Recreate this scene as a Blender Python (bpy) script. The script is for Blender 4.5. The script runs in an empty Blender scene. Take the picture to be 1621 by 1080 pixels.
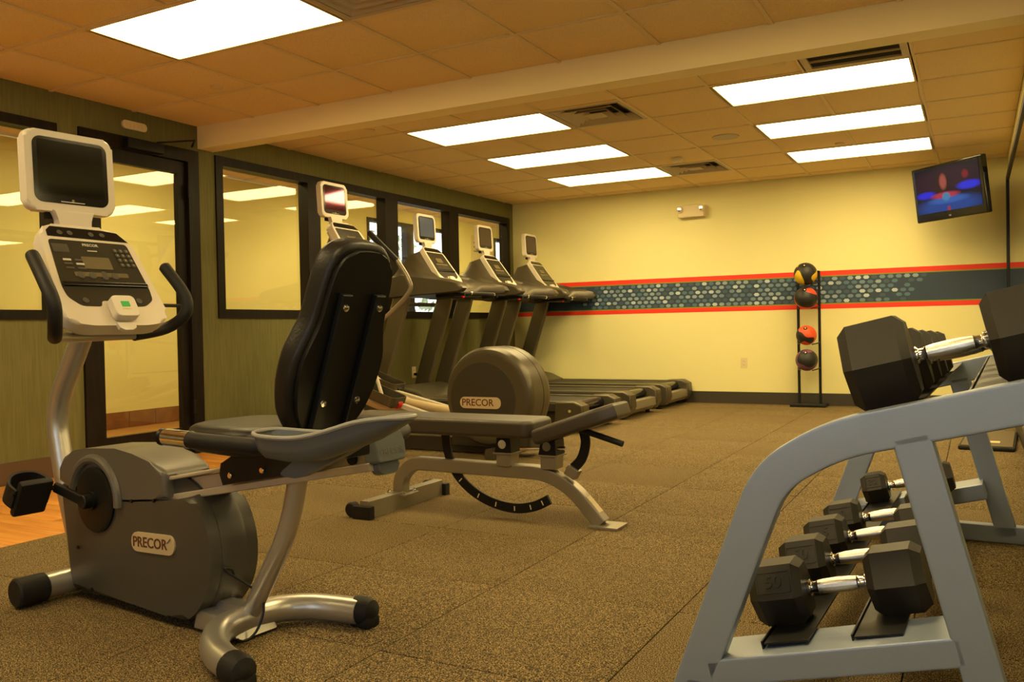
import bpy, bmesh, math, random
from mathutils import Vector, Matrix
random.seed(7)
PI = math.pi
C = bpy.context.scene.collection
S = bpy.context.scene

# ------------------------------------------------------------------ camera
YAW, PITCH, ROLL, FPX, CAMH = .4936, -.0152, -.0193, 1364.5, .891
_F = Vector((-math.sin(YAW)*math.cos(PITCH), math.cos(YAW)*math.cos(PITCH), math.sin(PITCH)))
_R = Vector((math.cos(YAW), math.sin(YAW), 0)); _U = _R.cross(_F)
_R2 = _R*math.cos(ROLL)+_U*math.sin(ROLL); _U2 = -_R*math.sin(ROLL)+_U*math.cos(ROLL)
cd = bpy.data.cameras.new('camera'); cam = bpy.data.objects.new('camera', cd); C.objects.link(cam)
cd.sensor_fit = 'HORIZONTAL'; cd.sensor_width = 36; cd.lens = FPX/1621*36; cd.clip_start = .02
cam.matrix_world = Matrix(((_R2.x, _U2.x, -_F.x, 0), (_R2.y, _U2.y, -_F.y, 0), (_R2.z, _U2.z, -_F.z, CAMH), (0, 0, 0, 1)))
S.camera = cam
S.view_settings.view_transform = 'Standard'; S.view_settings.look = 'None'
S.view_settings.gamma = 1; S.view_settings.use_curve_mapping = False
S.view_settings.exposure = 0.0

# ------------------------------------------------------------------ world and light levels
w = bpy.data.worlds.new('world'); S.world = w; w.use_nodes = True
bg = w.node_tree.nodes['Background']; bg.inputs[0].default_value = (.85, .93, 1, 1); bg.inputs[1].default_value = 4
LAMP_COL, LAMP_E = (1.0, .77, .345), 16.6
CORR_COL, CORR_E = (1.0, .78, .30), 15.5
# added area lamp: cool window light assumed behind the photographer, no window built
ld = bpy.data.lights.new('assumed_daylight', 'AREA'); ld.shape = 'RECTANGLE'; ld.size = 2.2; ld.size_y = 1.3; ld.energy = 20; ld.color = (.62, .78, 1)
lo = bpy.data.objects.new('assumed_daylight', ld); C.objects.link(lo); lo.location = (-1.2, -1.93, 1.45); lo.rotation_euler = (math.radians(90), 0, 0)

# ------------------------------------------------------------------ materials
def mat(name, col, rough=.5, metal=0, noise=None, bump=None, emis=None, stre=(1, 1, 1), spec=None, coat=0, ior=None):
    m = bpy.data.materials.new(name); m.use_nodes = True; nt = m.node_tree; b = nt.nodes['Principled BSDF']
    b.inputs['Base Color'].default_value = (*col, 1); b.inputs['Roughness'].default_value = rough; b.inputs['Metallic'].default_value = metal
    if spec is not None: b.inputs['Specular IOR Level'].default_value = spec
    if coat: b.inputs['Coat Weight'].default_value = coat
    if emis: b.inputs['Emission Color'].default_value = (*emis[:3], 1); b.inputs['Emission Strength'].default_value = emis[3]
    if noise or bump:
        tc = nt.nodes.new('ShaderNodeTexCoord'); mp = nt.nodes.new('ShaderNodeMapping'); mp.inputs['Scale'].default_value = stre
        oi = nt.nodes.new('ShaderNodeObjectInfo'); ad = nt.nodes.new('ShaderNodeVectorMath'); ad.operation = 'MULTIPLY_ADD'
        nt.links.new(oi.outputs['Random'], ad.inputs[0]); ad.inputs[1].default_value = (37, 53, 71)
        nt.links.new(tc.outputs['Object'], ad.inputs[2]); nt.links.new(ad.outputs[0], mp.inputs['Vector'])
    if noise:   # (scale, detail, colour2, low, high)
        n = nt.nodes.new('ShaderNodeTexNoise'); n.inputs['Scale'].default_value = noise[0]; n.inputs['Detail'].default_value = noise[1]
        nt.links.new(mp.outputs[0], n.inputs['Vector'])
        r = nt.nodes.new('ShaderNodeValToRGB'); r.color_ramp.elements[0].position = noise[3]; r.color_ramp.elements[1].position = noise[4]
        r.color_ramp.elements[0].color = (*col, 1); r.color_ramp.elements[1].color = (*noise[2], 1)
        nt.links.new(n.outputs[0], r.inputs[0]); nt.links.new(r.outputs[0], b.inputs['Base Color'])
    if bump:    # (scale, strength)
        n2 = nt.nodes.new('ShaderNodeTexNoise'); n2.inputs['Scale'].default_value = bump[0]; n2.inputs['Detail'].default_value = 3
        nt.links.new(mp.outputs[0], n2.inputs['Vector'])
        bp = nt.nodes.new('ShaderNodeBump'); bp.inputs['Strength'].default_value = bump[1]; bp.inputs['Distance'].default_value = .004
        nt.links.new(n2.outputs[0], bp.inputs['Height']); nt.links.new(bp.outputs[0], b.inputs['Normal'])
    return m

def glassmat(name, tint=(1, 1, 1), k=1.0):
    m = bpy.data.materials.new(name); m.use_nodes = True; nt = m.node_tree; nt.nodes.clear()
    o = nt.nodes.new('ShaderNodeOutputMaterial'); t = nt.nodes.new('ShaderNodeBsdfTransparent'); t.inputs[0].default_value = (*tint, 1)
    g = nt.nodes.new('ShaderNodeBsdfGlossy'); g.inputs['Roughness'].default_value = 0.0
    lw = nt.nodes.new('ShaderNodeLayerWeight'); pw = nt.nodes.new('ShaderNodeMath'); pw.operation = 'POWER'; pw.inputs[1].default_value = 5
    nt.links.new(lw.outputs[1], pw.inputs[0])
    f = nt.nodes.new('ShaderNodeMath'); f.operation = 'MULTIPLY_ADD'; f.inputs[1].default_value = .96; f.inputs[2].default_value = .04; nt.links.new(pw.outputs[0], f.inputs[0])
    mu = nt.nodes.new('ShaderNodeMath'); mu.operation = 'MULTIPLY'; mu.inputs[1].default_value = k
    x = nt.nodes.new('ShaderNodeMixShader')
    nt.links.new(f.outputs[0], mu.inputs[0]); nt.links.new(mu.outputs[0], x.inputs[0]); nt.links.new(t.outputs[0], x.inputs[1]); nt.links.new(g.outputs[0], x.inputs[2]); nt.links.new(x.outputs[0], o.inputs[0])
    return m

M = {}
M['yellow_wall'] = mat('yellow_wall', (.82, .755, .36), .75, bump=(60, .15))
M['green_wall'] = mat('green_wall', (.140, .132, .045), .75, noise=(9, 3, (.175, .165, .058), .35, .7), bump=(40, .3), stre=(3, 9, .5), spec=.3)
M['ceil_tile'] = mat('ceil_tile', (.90, .68, .35), .95, noise=(160, 3, (.82, .60, .28), .45, .62), bump=(220, .5))
M['grid'] = mat('grid', (.78, .60, .32), .6)
M['beam'] = mat('beam', (.95, .80, .42), .8, bump=(60, .12))
M['frame'] = mat('frame', (.008, .005, .003), .5, noise=(6, 3, (.015, .009, .006), .4, .7), stre=(6, 6, .6), spec=.2)
M['baseboard'] = mat('baseboard', (.045, .036, .024), .5)
M['baseboard_brown'] = mat('baseboard_brown', (.10, .055, .028), .5)
M['rubber'] = mat('rubber', (.035, .026, .012), .92, noise=(300, 3, (.60, .42, .18), .46, .71), bump=(420, .5), spec=.25)
M['wood'] = mat('wood', (.56, .21, .035), .35, noise=(7, 4, (.74, .34, .07), .3, .7), stre=(.35, 6, 6))
M['underlay'] = mat('underlay', (.02, .017, .012), .95)
M['corr_tile'] = mat('corr_tile', (.42, .21, .07), .35, noise=(5, 3, (.52, .28, .10), .35, .7))
M['red_tile'] = mat('red_tile', (.20, .075, .025), .45, noise=(8, 3, (.28, .11, .04), .35, .7))
M['lamp'] = mat('lamp', (.9, .9, .85), .5, emis=(*LAMP_COL, LAMP_E))
M['corr_fill'] = mat('corr_fill', (.9, .9, .85), .5, emis=(*CORR_COL, CORR_E))
M['silver'] = mat('silver', (.50, .48, .45), .34, .75, bump=(300, .05))
M['silver_rack'] = mat('silver_rack', (.27, .32, .42), .42, .35, bump=(260, .06))
M['champagne'] = mat('champagne', (.30, .265, .20), .38, .55)
M['charcoal'] = mat('charcoal', (.072, .066, .054), .42, .2, bump=(350, .08))
M['charcoal_light'] = mat('charcoal_light', (.12, .108, .088), .4, .2, bump=(350, .08))
M['bronze'] = mat('bronze', (.095, .080, .050), .36, .45)
M['bronze_dark'] = mat('bronze_dark', (.045, .040, .028), .4, .3)
M['blade'] = mat('blade', (.165, .138, .085), .38, .5)
M['tray'] = mat('tray', (.11, .12, .125), .45, .1)
M['scr_pink_reflection'] = mat('scr_pink_reflection', (.22, .08, .13), .06, 1)  # pink reflection on the elliptical's screen, put into the metal tint
M['tray_rim'] = mat('tray_rim', (.30, .29, .26), .4)
M['rail'] = mat('rail', (.52, .46, .35), .35, .35)
M['black'] = mat('black', (.006, .006, .006), .45, spec=.3)
M['black_gloss'] = mat('black_gloss', (.008, .008, .009), .12)
M['black_rubber'] = mat('black_rubber', (.009, .008, .008), .6, bump=(200, .2), spec=.35)
M['hex'] = mat('hex', (.020, .016, .012), .5, bump=(420, .2), spec=.4)
M['vinyl'] = mat('vinyl', (.012, .010, .008), .42, bump=(140, .2), spec=.35)
M['vinyl_brown'] = mat('vinyl_brown', (.045, .034, .021), .4, bump=(140, .2))
M['chrome'] = mat('chrome', (.86, .85, .84), .09, 1)
M['knurl'] = mat('knurl', (.85, .84, .80), .13, 1, bump=(900, .25))
M['shell'] = mat('shell', (.70, .62, .50), .38)
M['shell_grey'] = mat('shell_grey', (.50, .45, .36), .4)
M['panel'] = mat('panel', (.035, .032, .022), .22)
M['panel_mid'] = mat('panel_mid', (.075, .068, .05), .3)
M['lcd'] = mat('lcd', (.16, .13, .07), .2)
M['screen'] = mat('screen', (.006, .007, .006), .08)
M['print'] = mat('print', (.55, .52, .42), .5)
M['green_label'] = mat('green_label', (.03, .42, .09), .5)
M['red'] = mat('red', (.62, .015, .01), .35)
M['ivory'] = mat('ivory', (.74, .62, .36), .5)
M['letter'] = mat('letter', (.10, .035, .012), .45)
M['letter_grey'] = mat('letter_grey', (.13, .13, .11), .5)
M['pill'] = mat('pill', (.62, .50, .30), .35, .25)
M['belt'] = mat('belt', (.018, .016, .013), .55)
M['mirror'] = mat('mirror', (.80, .82, .78), .0, 1)
M['stripe_red'] = mat('stripe_red', (.85, .035, .012), .6)
M['stripe_green'] = mat('stripe_green', (.22, .26, .02), .6)
M['stripe_blue'] = mat('stripe_blue', (.024, .046, .085), .6)
for i, c in enumerate([(.045, .085, .13), (.07, .15, .21), (.14, .22, .28), (.25, .34, .40), (.45, .54, .60)]): M['hexdot%d' % i] = mat('hexdot%d' % i, c, .6)
M['glass'] = glassmat('glass', (.97, .97, .94), 1.5)
M['void'] = mat('void', (.004, .004, .004), .9)
M['vent_mesh'] = mat('vent_mesh', (.028, .028, .022), .6)
M['vent'] = mat('vent', (.52, .42, .27), .5)
M['leaf'] = mat('leaf', (.16, .22, .10), .7, noise=(6, 3, (.50, .55, .40), .4, .7))
M['ground'] = mat('ground', (.45, .45, .43), .9)
M['mat_brown'] = mat('mat_brown', (.12, .09, .05), .7)

# ------------------------------------------------------------------ mesh helpers
def fil(pts, r, n=5):
    """round the corners of a polyline"""
    P = [Vector(p) for p in pts]; out = [P[0]]
    for a, b, c in zip(P, P[1:], P[2:]):
        d1 = (a-b); d2 = (c-b); k = min(r, d1.length*.48, d2.length*.48)
        p1 = b+d1.normalized()*k; p2 = b+d2.normalized()*k
        for i in range(n+1):
            t = i/n; out.append(p1*(1-t)**2+b*2*t*(1-t)+p2*t*t)
    out.append(P[-1]); return out
def crom(pts, n=5, closed=False):
    P = [Vector(p) for p in pts]; out = []; N = len(P)
    rng = range(N if closed else N-1)
    for i in rng:
        if closed: p0, p1, p2, p3 = P[(i-1) % N], P[i], P[(i+1) % N], P[(i+2) % N]
        else: p0, p1, p2, p3 = P[max(i-1, 0)], P[i], P[i+1], P[min(i+2, N-1)]
        for j in range(n):
            t = j/n; out.append(.5*((2*p1)+(p2-p0)*t+(2*p0-5*p1+4*p2-p3)*t*t+(3*p1-p0-3*p2+p3)*t**3))
    if not closed: out.append(P[-1])
    return out
def rrect(w, h, r, n=4):
    out = []
    for cx, cy, a in ((w/2-r, h/2-r, 0), (-w/2+r, h/2-r, 90), (-w/2+r, -h/2+r, 180), (w/2-r, -h/2+r, 270)):
        for i in range(n+1):
            t = math.radians(a+90*i/n); out.append((cx+r*math.cos(t), cy+r*math.sin(t)))
    return out
def rpoly(pts, r, n=3):
    out = []; N = len(pts)
    for i in range(N):
        a, b, c = (Vector((*pts[(i+k) % N], 0)) for k in (-1, 0, 1))
        d1 = a-b; d2 = c-b; k = min(r, d1.length*.45, d2.length*.45); p1 = b+d1.normalized()*k; p2 = b+d2.normalized()*k
        for j in range(n+1):
            t = j/n; q = p1*(1-t)**2+b*2*t*(1-t)+p2*t*t; out.append((q.x, q.y))
    return out
def circ(r, n=24, cx=0, cy=0): return [(cx+r*math.cos(2*PI*i/n), cy+r*math.sin(2*PI*i/n)) for i in range(n)]

class MB:
    def __init__(s): s.bm = bmesh.new()
    def _bev(s, edges, o, seg=2):
        if o > 0: bmesh.ops.bevel(s.bm, geom=edges, offset=o, segments=seg, profile=.5, affect='EDGES', clamp_overlap=True)
    def box(s, c, d, rot=None, bev=0, seg=2):
        r = bmesh.ops.create_cube(s.bm, size=1); vs = r['verts']
        Mx = Matrix.Translation(Vector(c)) @ ((rot.to_4x4() if rot else Matrix.Identity(4))) @ Matrix.Diagonal((*d, 1))
        bmesh.ops.transform(s.bm, matrix=Mx, verts=vs)
        if bev: s._bev(list({e for v in vs for e in v.link_edges}), bev, seg)
        return s
    def bb(s, x0, x1, y0, y1, z0, z1, bev=0): return s.box(((x0+x1)/2, (y0+y1)/2, (z0+z1)/2), (abs(x1-x0), abs(y1-y0), abs(z1-z0)), bev=bev)
    def sweep(s, pts, prof, up=None, cap=True, scale=None, closed=False):
        P = [Vector(p) for p in pts]; N = len(P); rings = []
        T = []
        for i in range(N):
            if closed: t = P[(i+1) % N]-P[i-1]
            else: t = (P[min(i+1, N-1)]-P[max(i-1, 0)])
            T.append(t.normalized())
        if up is None:
            u = Vector((0, 0, 1)) if abs(T[0].z) < .9 else Vector((0, 1, 0))
            n0 = (u-T[0]*u.dot(T[0])).normalized()
        for i in range(N):
            if up is None:
                n0 = (n0-T[i]*n0.dot(T[i])).normalized(); nn = n0
            else: nn = (Vector(up)-T[i]*Vector(up).dot(T[i])).normalized()
            b = T[i].cross(nn); k = scale[i] if scale else 1
            rings.append([s.bm.verts.new(P[i]+(b*a+nn*c)*k) for a, c in prof])
        m = len(prof)
        for i in range(N if closed else N-1):
            A, B = rings[i], rings[(i+1) % N]
            for j in range(m): s.bm.faces.new((A[j], A[(j+1) % m], B[(j+1) % m], B[j]))
        if cap and not closed:
            s.bm.faces.new(rings[0][::-1]); s.bm.faces.new(rings[-1])
        return s
    def tube(s, pts, r, n=12, scale=None, closed=False): return s.sweep(pts, circ(r, n), None, True, scale, closed)
    def rtube(s, pts, w, h, up=(0, 1, 0), r=.006): return s.sweep(pts, rrect(w, h, r, 2), up)
    def prism(s, o2, org, a1, a2, d, bev=0, seg=2, d0=None):
        """outline in plane (a1,a2) at org, extruded along n=a1xa2 from d0 to d"""
        a1 = Vector(a1).normalized(); a2 = Vector(a2).normalized(); n = a1.cross(a2); org = Vector(org)
        if d0 is None: d0, d = -d/2, d/2
        A = [s.bm.verts.new(org+a1*p[0]+a2*p[1]+n*d0) for p in o2]; B = [s.bm.verts.new(org+a1*p[0]+a2*p[1]+n*d) for p in o2]
        m = len(o2); f = [s.bm.faces.new(A[::-1]), s.bm.faces.new(B)]
        for j in range(m): s.bm.faces.new((A[j], A[(j+1) % m], B[(j+1) % m], B[j]))
        if bev: s._bev(list({e for q in f for e in q.edges}), bev, seg)
        return s
    def lathe(s, prof, org=(0, 0, 0), ax=(0, 0, 1), n=24):
        ax = Vector(ax).normalized(); org = Vector(org); u = ax.orthogonal().normalized(); v = ax.cross(u); rings = []
        for r, h in prof:
            if r < 1e-5: rings.append([s.bm.verts.new(org+ax*h)])
            else: rings.append([s.bm.verts.new(org+ax*h+(u*math.cos(2*PI*i/n)+v*math.sin(2*PI*i/n))*r) for i in range(n)])
        for A, B in zip(rings, rings[1:]):
            for j in range(n):
                k = (j+1) % n
                if len(A) == 1 and len(B) == 1: continue
                if len(A) == 1: s.bm.faces.new((A[0], B[j], B[k]))
                elif len(B) == 1: s.bm.faces.new((A[j], A[k], B[0]))
                else: s.bm.faces.new((A[j], A[k], B[k], B[j]))
        if len(rings[0]) > 1: s.bm.faces.new(rings[0][::-1])
        if len(rings[-1]) > 1: s.bm.faces.new(rings[-1])
        return s
    def cyl(s, a, b, r, n=20, bev=0):
        a = Vector(a); b = Vector(b); L = (b-a).length
        p = [(r, 0), (r, L)] if not bev else [(r-bev, 0), (r, bev), (r, L-bev), (r-bev, L)]
        return s.lathe(p, a, b-a, n)
    def loft(s, secs):
        R = [[s.bm.verts.new(Vector(p)) for p in q] for q in secs]; m = len(R[0])
        for A, B in zip(R, R[1:]):
            for j in range(m): s.bm.faces.new((A[j], A[(j+1) % m], B[(j+1) % m], B[j]))
        s.bm.faces.new(R[0][::-1]); s.bm.faces.new(R[-1]); return s
    def done(s, name, m, parent=None, ang=35, sub=0, wn=True):
        bmesh.ops.recalc_face_normals(s.bm, faces=s.bm.faces)
        me = bpy.data.meshes.new(name); s.bm.to_mesh(me); s.bm.free()
        me.polygons.foreach_set('use_smooth', [True]*len(me.polygons)); me.set_sharp_from_angle(angle=math.radians(ang))
        ms = m if isinstance(m, list) else [m]
        for q in ms: me.materials.append(M[q] if isinstance(q, str) else q)
        o = bpy.data.objects.new(name, me); C.objects.link(o)
        if parent: o.parent = parent
        if len(me.polygons) < 20000 and wn: md = o.modifiers.new('wn', 'WEIGHTED_NORMAL'); md.keep_sharp = True; md.weight = 80
        if sub:
            md = o.modifiers.new('sub', 'SUBSURF'); md.levels = sub; md.render_levels = sub
        return o

def thing(name, label, cat, loc=(0, 0, 0), rz=0, group=None):
    o = bpy.data.objects.new(name, None); C.objects.link(o); o.location = loc; o.rotation_euler = (0, 0, rz); o.empty_display_size = .1
    return tag(o, label, cat, group)
def tag(o, label, cat, group=None):
    o['label'] = label; o['category'] = cat
    if group: o['group'] = group
    return o
def struct(o): o['kind'] = 'structure'; return o
def text(name, body, size, m, parent, org, ax, ay, ext=.0008, bold=0, align='CENTER', sx=1):
    cu = bpy.data.curves.new(name, 'FONT'); cu.body = body; cu.size = size; cu.extrude = ext; cu.offset = bold; cu.align_x = align; cu.align_y = 'CENTER'
    cu.resolution_u = 3
    t = bpy.data.objects.new(name, cu); C.objects.link(t)
    bpy.context.view_layer.update()
    me = bpy.data.meshes.new_from_object(t.evaluated_get(bpy.context.evaluated_depsgraph_get()))
    C.objects.unlink(t); bpy.data.objects.remove(t)
    ax = Vector(ax).normalized(); ay = Vector(ay).normalized(); az = ax.cross(ay); org = Vector(org)
    mx = Matrix(((ax.x*sx, ay.x, az.x, org.x), (ax.y*sx, ay.y, az.y, org.y), (ax.z*sx, ay.z, az.z, org.z), (0, 0, 0, 1)))
    me.transform(mx); me.materials.clear(); me.materials.append(M[m]); me.name = name
    o = bpy.data.objects.new(name, me); C.objects.link(o)
    if parent: o.parent = parent
    return o
def dup(root, loc, rz, label, group=None):
    r = root.copy(); C.objects.link(r); r.location = loc; r.rotation_euler = (0, 0, rz); r['label'] = label
    if group: r['group'] = group
    for ch in list(root.children):
        c = ch.copy(); C.objects.link(c); c.parent = r
        for g in list(ch.children):
            d = g.copy(); C.objects.link(d); d.parent = c
    return r

# ------------------------------------------------------------------ the room shell
XL, XR, YB, YN, H = -5.15, .29, 9.65, -2.0, 2.448
TH = .12
# floor: dark underlay slab, rubber tiles and wood planks laid on it
fl = struct(MB().bb(XL-TH, XR+TH, YN-TH, YB+TH, -.08, -.012).done('floor', 'underlay'))
gx = [-.82+.65*k for k in range(-5, 2)]; gx = [-3.655]+[g for g in gx if g > -3.6]+[XR]
gy = [3.90+.66*k for k in range(-9, 9)]; gy = [YN]+gy+[YB]
_tile = {}
def floor_tile(x0, x1, y0, y1, name, m, g=.0035, z=0):
    key = (round(x1-x0, 3), round(y1-y0, 3), m)
    if key not in _tile:
        o = MB().box((0, 0, -.006), (x1-x0-g, y1-y0-g, .012), bev=.0016, ).done(name, m, fl); _tile[key] = o.data
    else:
        o = bpy.data.objects.new(name, _tile[key]); C.objects.link(o); o.parent = fl
    o.location = ((x0+x1)/2, (y0+y1)/2, z+random.uniform(-.0006, .0003))
for i in range(len(gx)-1):
    for j in range(len(gy)-1):
        floor_tile(gx[i], gx[i+1], gy[j], gy[j+1], 'rubber_tile', 'rubber')
# rubber also runs under the machines at the far left wall
WY = 4.74
lx = [XL, -4.955, -4.305, -3.655]
for i in range(3):
    for j in range(len(gy)-1):
        if gy[j+1] > WY+.1: floor_tile(lx[i], lx[i+1], max(gy[j], WY), gy[j+1], 'rubber_tile', 'rubber')
k = 0; y = 0.3
while y < WY-.01:
    y1 = min(y+.128, WY); off = (.0, .5, .25, .75)[k % 4]
    xs = [XL]+[XL+1.2*(off+q)-.3 for q in range(0, 2) if XL+.15 < XL+1.2*(off+q)-.3 < -3.8]+[-3.655]
    for a, b in zip(xs, xs[1:]): floor_tile(a, b, y, y1, 'wood_plank', 'wood', .002)
    y = y1; k += 1
floor_tile(XL, -3.655, YN, .3, 'wood_plank', 'wood')

def wallmesh(name, boxes, m): 
    b = MB()
    for q in boxes: b.bb(*q)
    return struct(b.done(name, m))
W1 = (-1.2, 3.49, 1.0, 2.25); D1 = (3.64, 4.62, 0, 2.26); W2 = (4.79, 9.54, 1.01, 2.265)
x0, x1 = XL-TH, XL
wl = wallmesh('wall_left', [(x0, x1, YN, W1[0], 0, H+.3), (x0, x1, W1[0], W1[1], 0, W1[2]), (x0, x1, W1[0], W1[1], W1[3], H+.3),
    (x0, x1, W1[1], D1[0], 0, H+.3), (x0, x1, D1[0], D1[1], D1[3], H+.3), (x0, x1, D1[1], W2[0], 0, H+.3),
    (x0, x1, W2[0], W2[1], 0, W2[2]), (x0, x1, W2[0], W2[1], W2[3], H+.3), (x0, x1, W2[1], YB, 0, H+.3)], 'green_wall')
wb = wallmesh('wall_back', [(XL-TH, XR+TH, YB, YB+TH, 0, H+.3)], 'yellow_wall')
wr = wallmesh('wall_right', [(XR, XR+TH, YN, YB, 0, H+.3)], 'yellow_wall')
wallmesh('wall_front', [(XL-TH, XR+TH, YN-TH, YN, 0, H+.3)], 'yellow_wall')
struct(MB().bb(XL, XR, YB-.012, YB, 0, .13).done('baseboard_back', 'baseboard'))
bl = MB()
for a, b in ((YN, D1[0]-.0), (D1[1], YB-.012)): bl.bb(XL, XL+.012, a, b, 0, .135)
struct(bl.done('baseboard_left', 'baseboard_brown'))
struct(MB().bb(XR-.012, XR, YN, YB-.012, 0, .13).done('baseboard_right', 'baseboard'))

# ceiling: slab, hanging grid, tiles
ce = struct(MB().bb(XL-TH, XR+TH, YN-TH, YB+TH, H+.1, H+.2).done('ceiling', 'ceil_tile'))
cxs = [XL]+[-2.75+.61*k for k in range(-3, 5)]+[XR]
cyf = [4.78, 4.975, 5.61, 6.245, 6.88, 7.515, 8.15, 8.785, 9.42, YB]
cyn = [YN]+[4.07-.61*k for k in range(9, -1, -1)]+[4.63]
LIGHTS = [(-3.36, 5.9275), (-3.36, 7.1975), (-3.36, 8.4675), (-.92, 5.9275), (-.92, 7.1975), (-.92, 8.4675), (-3.36, 3.155), (-.92, 3.155), (-3.36, .715), (-.92, .715)]  # panels out of view are assumed from bright glints on the dumbbell handles
GR = {(-.615, 5.2925): 'ret', (-2.445, 5.9275): 'dif', (-2.445, 8.4675): 'dif', (-2.445, 3.155): 'dif'}
ct = {}
for ys in (cyn, cyf):
    for i in range(len(cxs)-1):
        for j in range(len(ys)-1):
            x0, x1, y0, y1 = cxs[i], cxs[i+1], ys[j], ys[j+1]; mx, my = (x0+x1)/2, (y0+y1)/2
            if any(abs(mx-a) < .6 and abs(my-b) < .2 for a, b in LIGHTS) or any(abs(mx-a) < .2 and abs(my-b) < .2 for a, b in GR): continue
            key = (round(x1-x0, 3), round(y1-y0, 3))
            if key not in ct:
                o = MB().box((0, 0, .008), (x1-x0-.006, y1-y0-.006, .016), bev=.003).done('ceiling_tile', 'ceil_tile', ce); ct[key] = o.data
            else:
                o = bpy.data.objects.new('ceiling_tile', ct[key]); C.objects.link(o); o.parent = ce
            o.location = (mx, my, H+.003)
for y in cyn[1:]+cyf[:-1]:
    if y in (4.63, 4.78): continue
    MB().bb(XL, XR, y-.012, y+.012, H-.003, H+.003).done('grid_bar', 'grid', ce)
for ys in (cyn, cyf):
    for x in cxs[1:-1]:
        a = ys[0]
        for ly in sorted(b_ for a_, b_ in LIGHTS if abs(a_-x) < .1 and ys[0] < b_ < ys[-1])+[None]:
            e_ = ys[-1] if ly is None else ly-.30
            MB().bb(x-.012, x+.012, a, e_, H-.004, H+.002).done('grid_bar', 'grid', ce)
            if ly is not None: a = ly+.30
struct(MB().bb(XL, XR, 4.63, 4.78, 2.285, H+.1).done('ceiling_beam', 'beam'))

# recessed lights
LL = ['largest glowing ceiling panel, above the exercise bike', ]
labs = {(-3.36, 5.9275): 'nearest glowing ceiling panel of the left row beyond the beam', (-3.36, 7.1975): 'middle glowing ceiling panel of the left row beyond the beam',
    (-3.36, 8.4675): 'farthest glowing ceiling panel of the left row beyond the beam', (-.92, 5.9275): 'glowing ceiling panel right behind the dark return grille',
    (-.92, 7.1975): 'middle glowing ceiling panel of the right row', (-.92, 8.4675): 'farthest glowing ceiling panel of the right row, near the television',
    (-3.36, 3.155): 'large glowing ceiling panel in front of the beam, above the exercise bike', (-.92, 3.155): 'assumed glowing ceiling panel in front of the beam, above the dumbbell rack',
    (-3.36, .715): 'assumed glowing ceiling panel behind the photographer on the left', (-.92, .715): 'assumed glowing ceiling panel behind the photographer on the right'}
lt0 = None
for x, y in LIGHTS:
    if lt0 is None:
        lt0 = thing('ceiling_light', labs[(x, y)], 'light', (x, y, H), 0, 'recessed ceiling light panels')
        f = MB()
        for sgn in (-1, 1):
            f.bb(-.607, .607, sgn*.3, sgn*.278, -.004, .05).bb(sgn*.607, sgn*.585, -.278, .278, -.004, .05)
        f.bb(-.607, .607, -.3, .3, .05, .06); f.done('frame', 'grid', lt0)
        MB().bb(-.585, .585, -.278, .278, .004, .012).done('diffuser', 'lamp', lt0)
    else: dup(lt0, (x, y, H), 0, labs[(x, y)])
# supply diffusers (stepped pyramids of louvres)
def diffuser(x, y, label, sy=.605):
    t = thing('air_diffuser', label, 'vent', (x, y, H), 0, 'square ceiling air diffusers')
    hw, hd = .295, sy/2-.012
    MB().bb(-hw, hw, -hd, hd, .06, .07).done('duct', 'void', t)
    b = MB()
    for s_ in (-1, 1): b.bb(-hw, hw, s_*hd, s_*(hd-.03), -.004, .06).bb(s_*hw, s_*(hw-.03), -hd+.03, hd-.03, -.004, .06)
    b.done('frame', 'vent', t)
    for k, r in enumerate((.255, .19, .125)):
        rr = r; q = []
        prof_out, prof_in = rr, rr-.045
        b = MB(); z0, z1 = -.006, .035
        A = [b.bm.verts.new((a*prof_out, c*prof_out*hd/hw, z0)) for a, c in ((-1, -1), (1, -1), (1, 1), (-1, 1))]
        B = [b.bm.verts.new((a*prof_in, c*prof_in*hd/hw, z1)) for a, c in ((-1, -1), (1, -1), (1, 1), (-1, 1))]
        A2 = [b.bm.verts.new(v.co+Vector((0, 0, .004))) for v in A]; B2 = [b.bm.verts.new(v.co+Vector((0, 0, .004))) for v in B]
        for j in range(4):
            n = (j+1) % 4
            b.bm.faces.new((A[j], A[n], B[n], B[j])); b.bm.faces.new((A2[j], B2[j], B2[n], A2[n])); b.bm.faces.new((A[j], A2[j], A2[n], A[n])); b.bm.faces.new((B[j], B[n], B2[n], B2[j]))
        b.done('louvre', 'vent', t)
    MB().bb(-.07, .07, -.07, .07, -.008, -.003).done('centre_plate', 'vent', t)
diffuser(-2.445, 5.9275, 'square stepped air diffuser beside the nearest left light beyond the beam', .63)
diffuser(-2.445, 8.4675, 'small far square air diffuser beside the farthest left light', .63)
diffuser(-2.445, 3.155, 'square air diffuser at the top edge beside the large ceiling light')
t = thing('return_grille', 'dark slotted return air grille in a beige frame beside the beam', 'vent', (-.615, 5.2925, H))
b = MB()
b.bb(-.3, .3, .31, .28, -.004, .02).bb(-.3, .3, -.31, -.115, -.004, .02)
for s_ in (-1, 1): b.bb(s_*.3, s_*.252, -.115, .28, -.004, .02)
b.done('frame', 'vent', t)
MB().bb(-.25, .25, -.115, .28, .014, .02).done('mesh_panel', 'vent_mesh', t)
for k in (1, 2): MB().bb(-.25, .25, -.115+.132*k-.004, -.115+.132*k+.004, -.004, .014).done('divider', 'vent', t)
for k in range(3):
    for q in range(5): MB().bb(-.25, .25, -.11+.132*k+.02+.022*q-.002, -.11+.132*k+.02+.022*q+.002, .004, .014).done('slat', 'vent_mesh', t)
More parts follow.
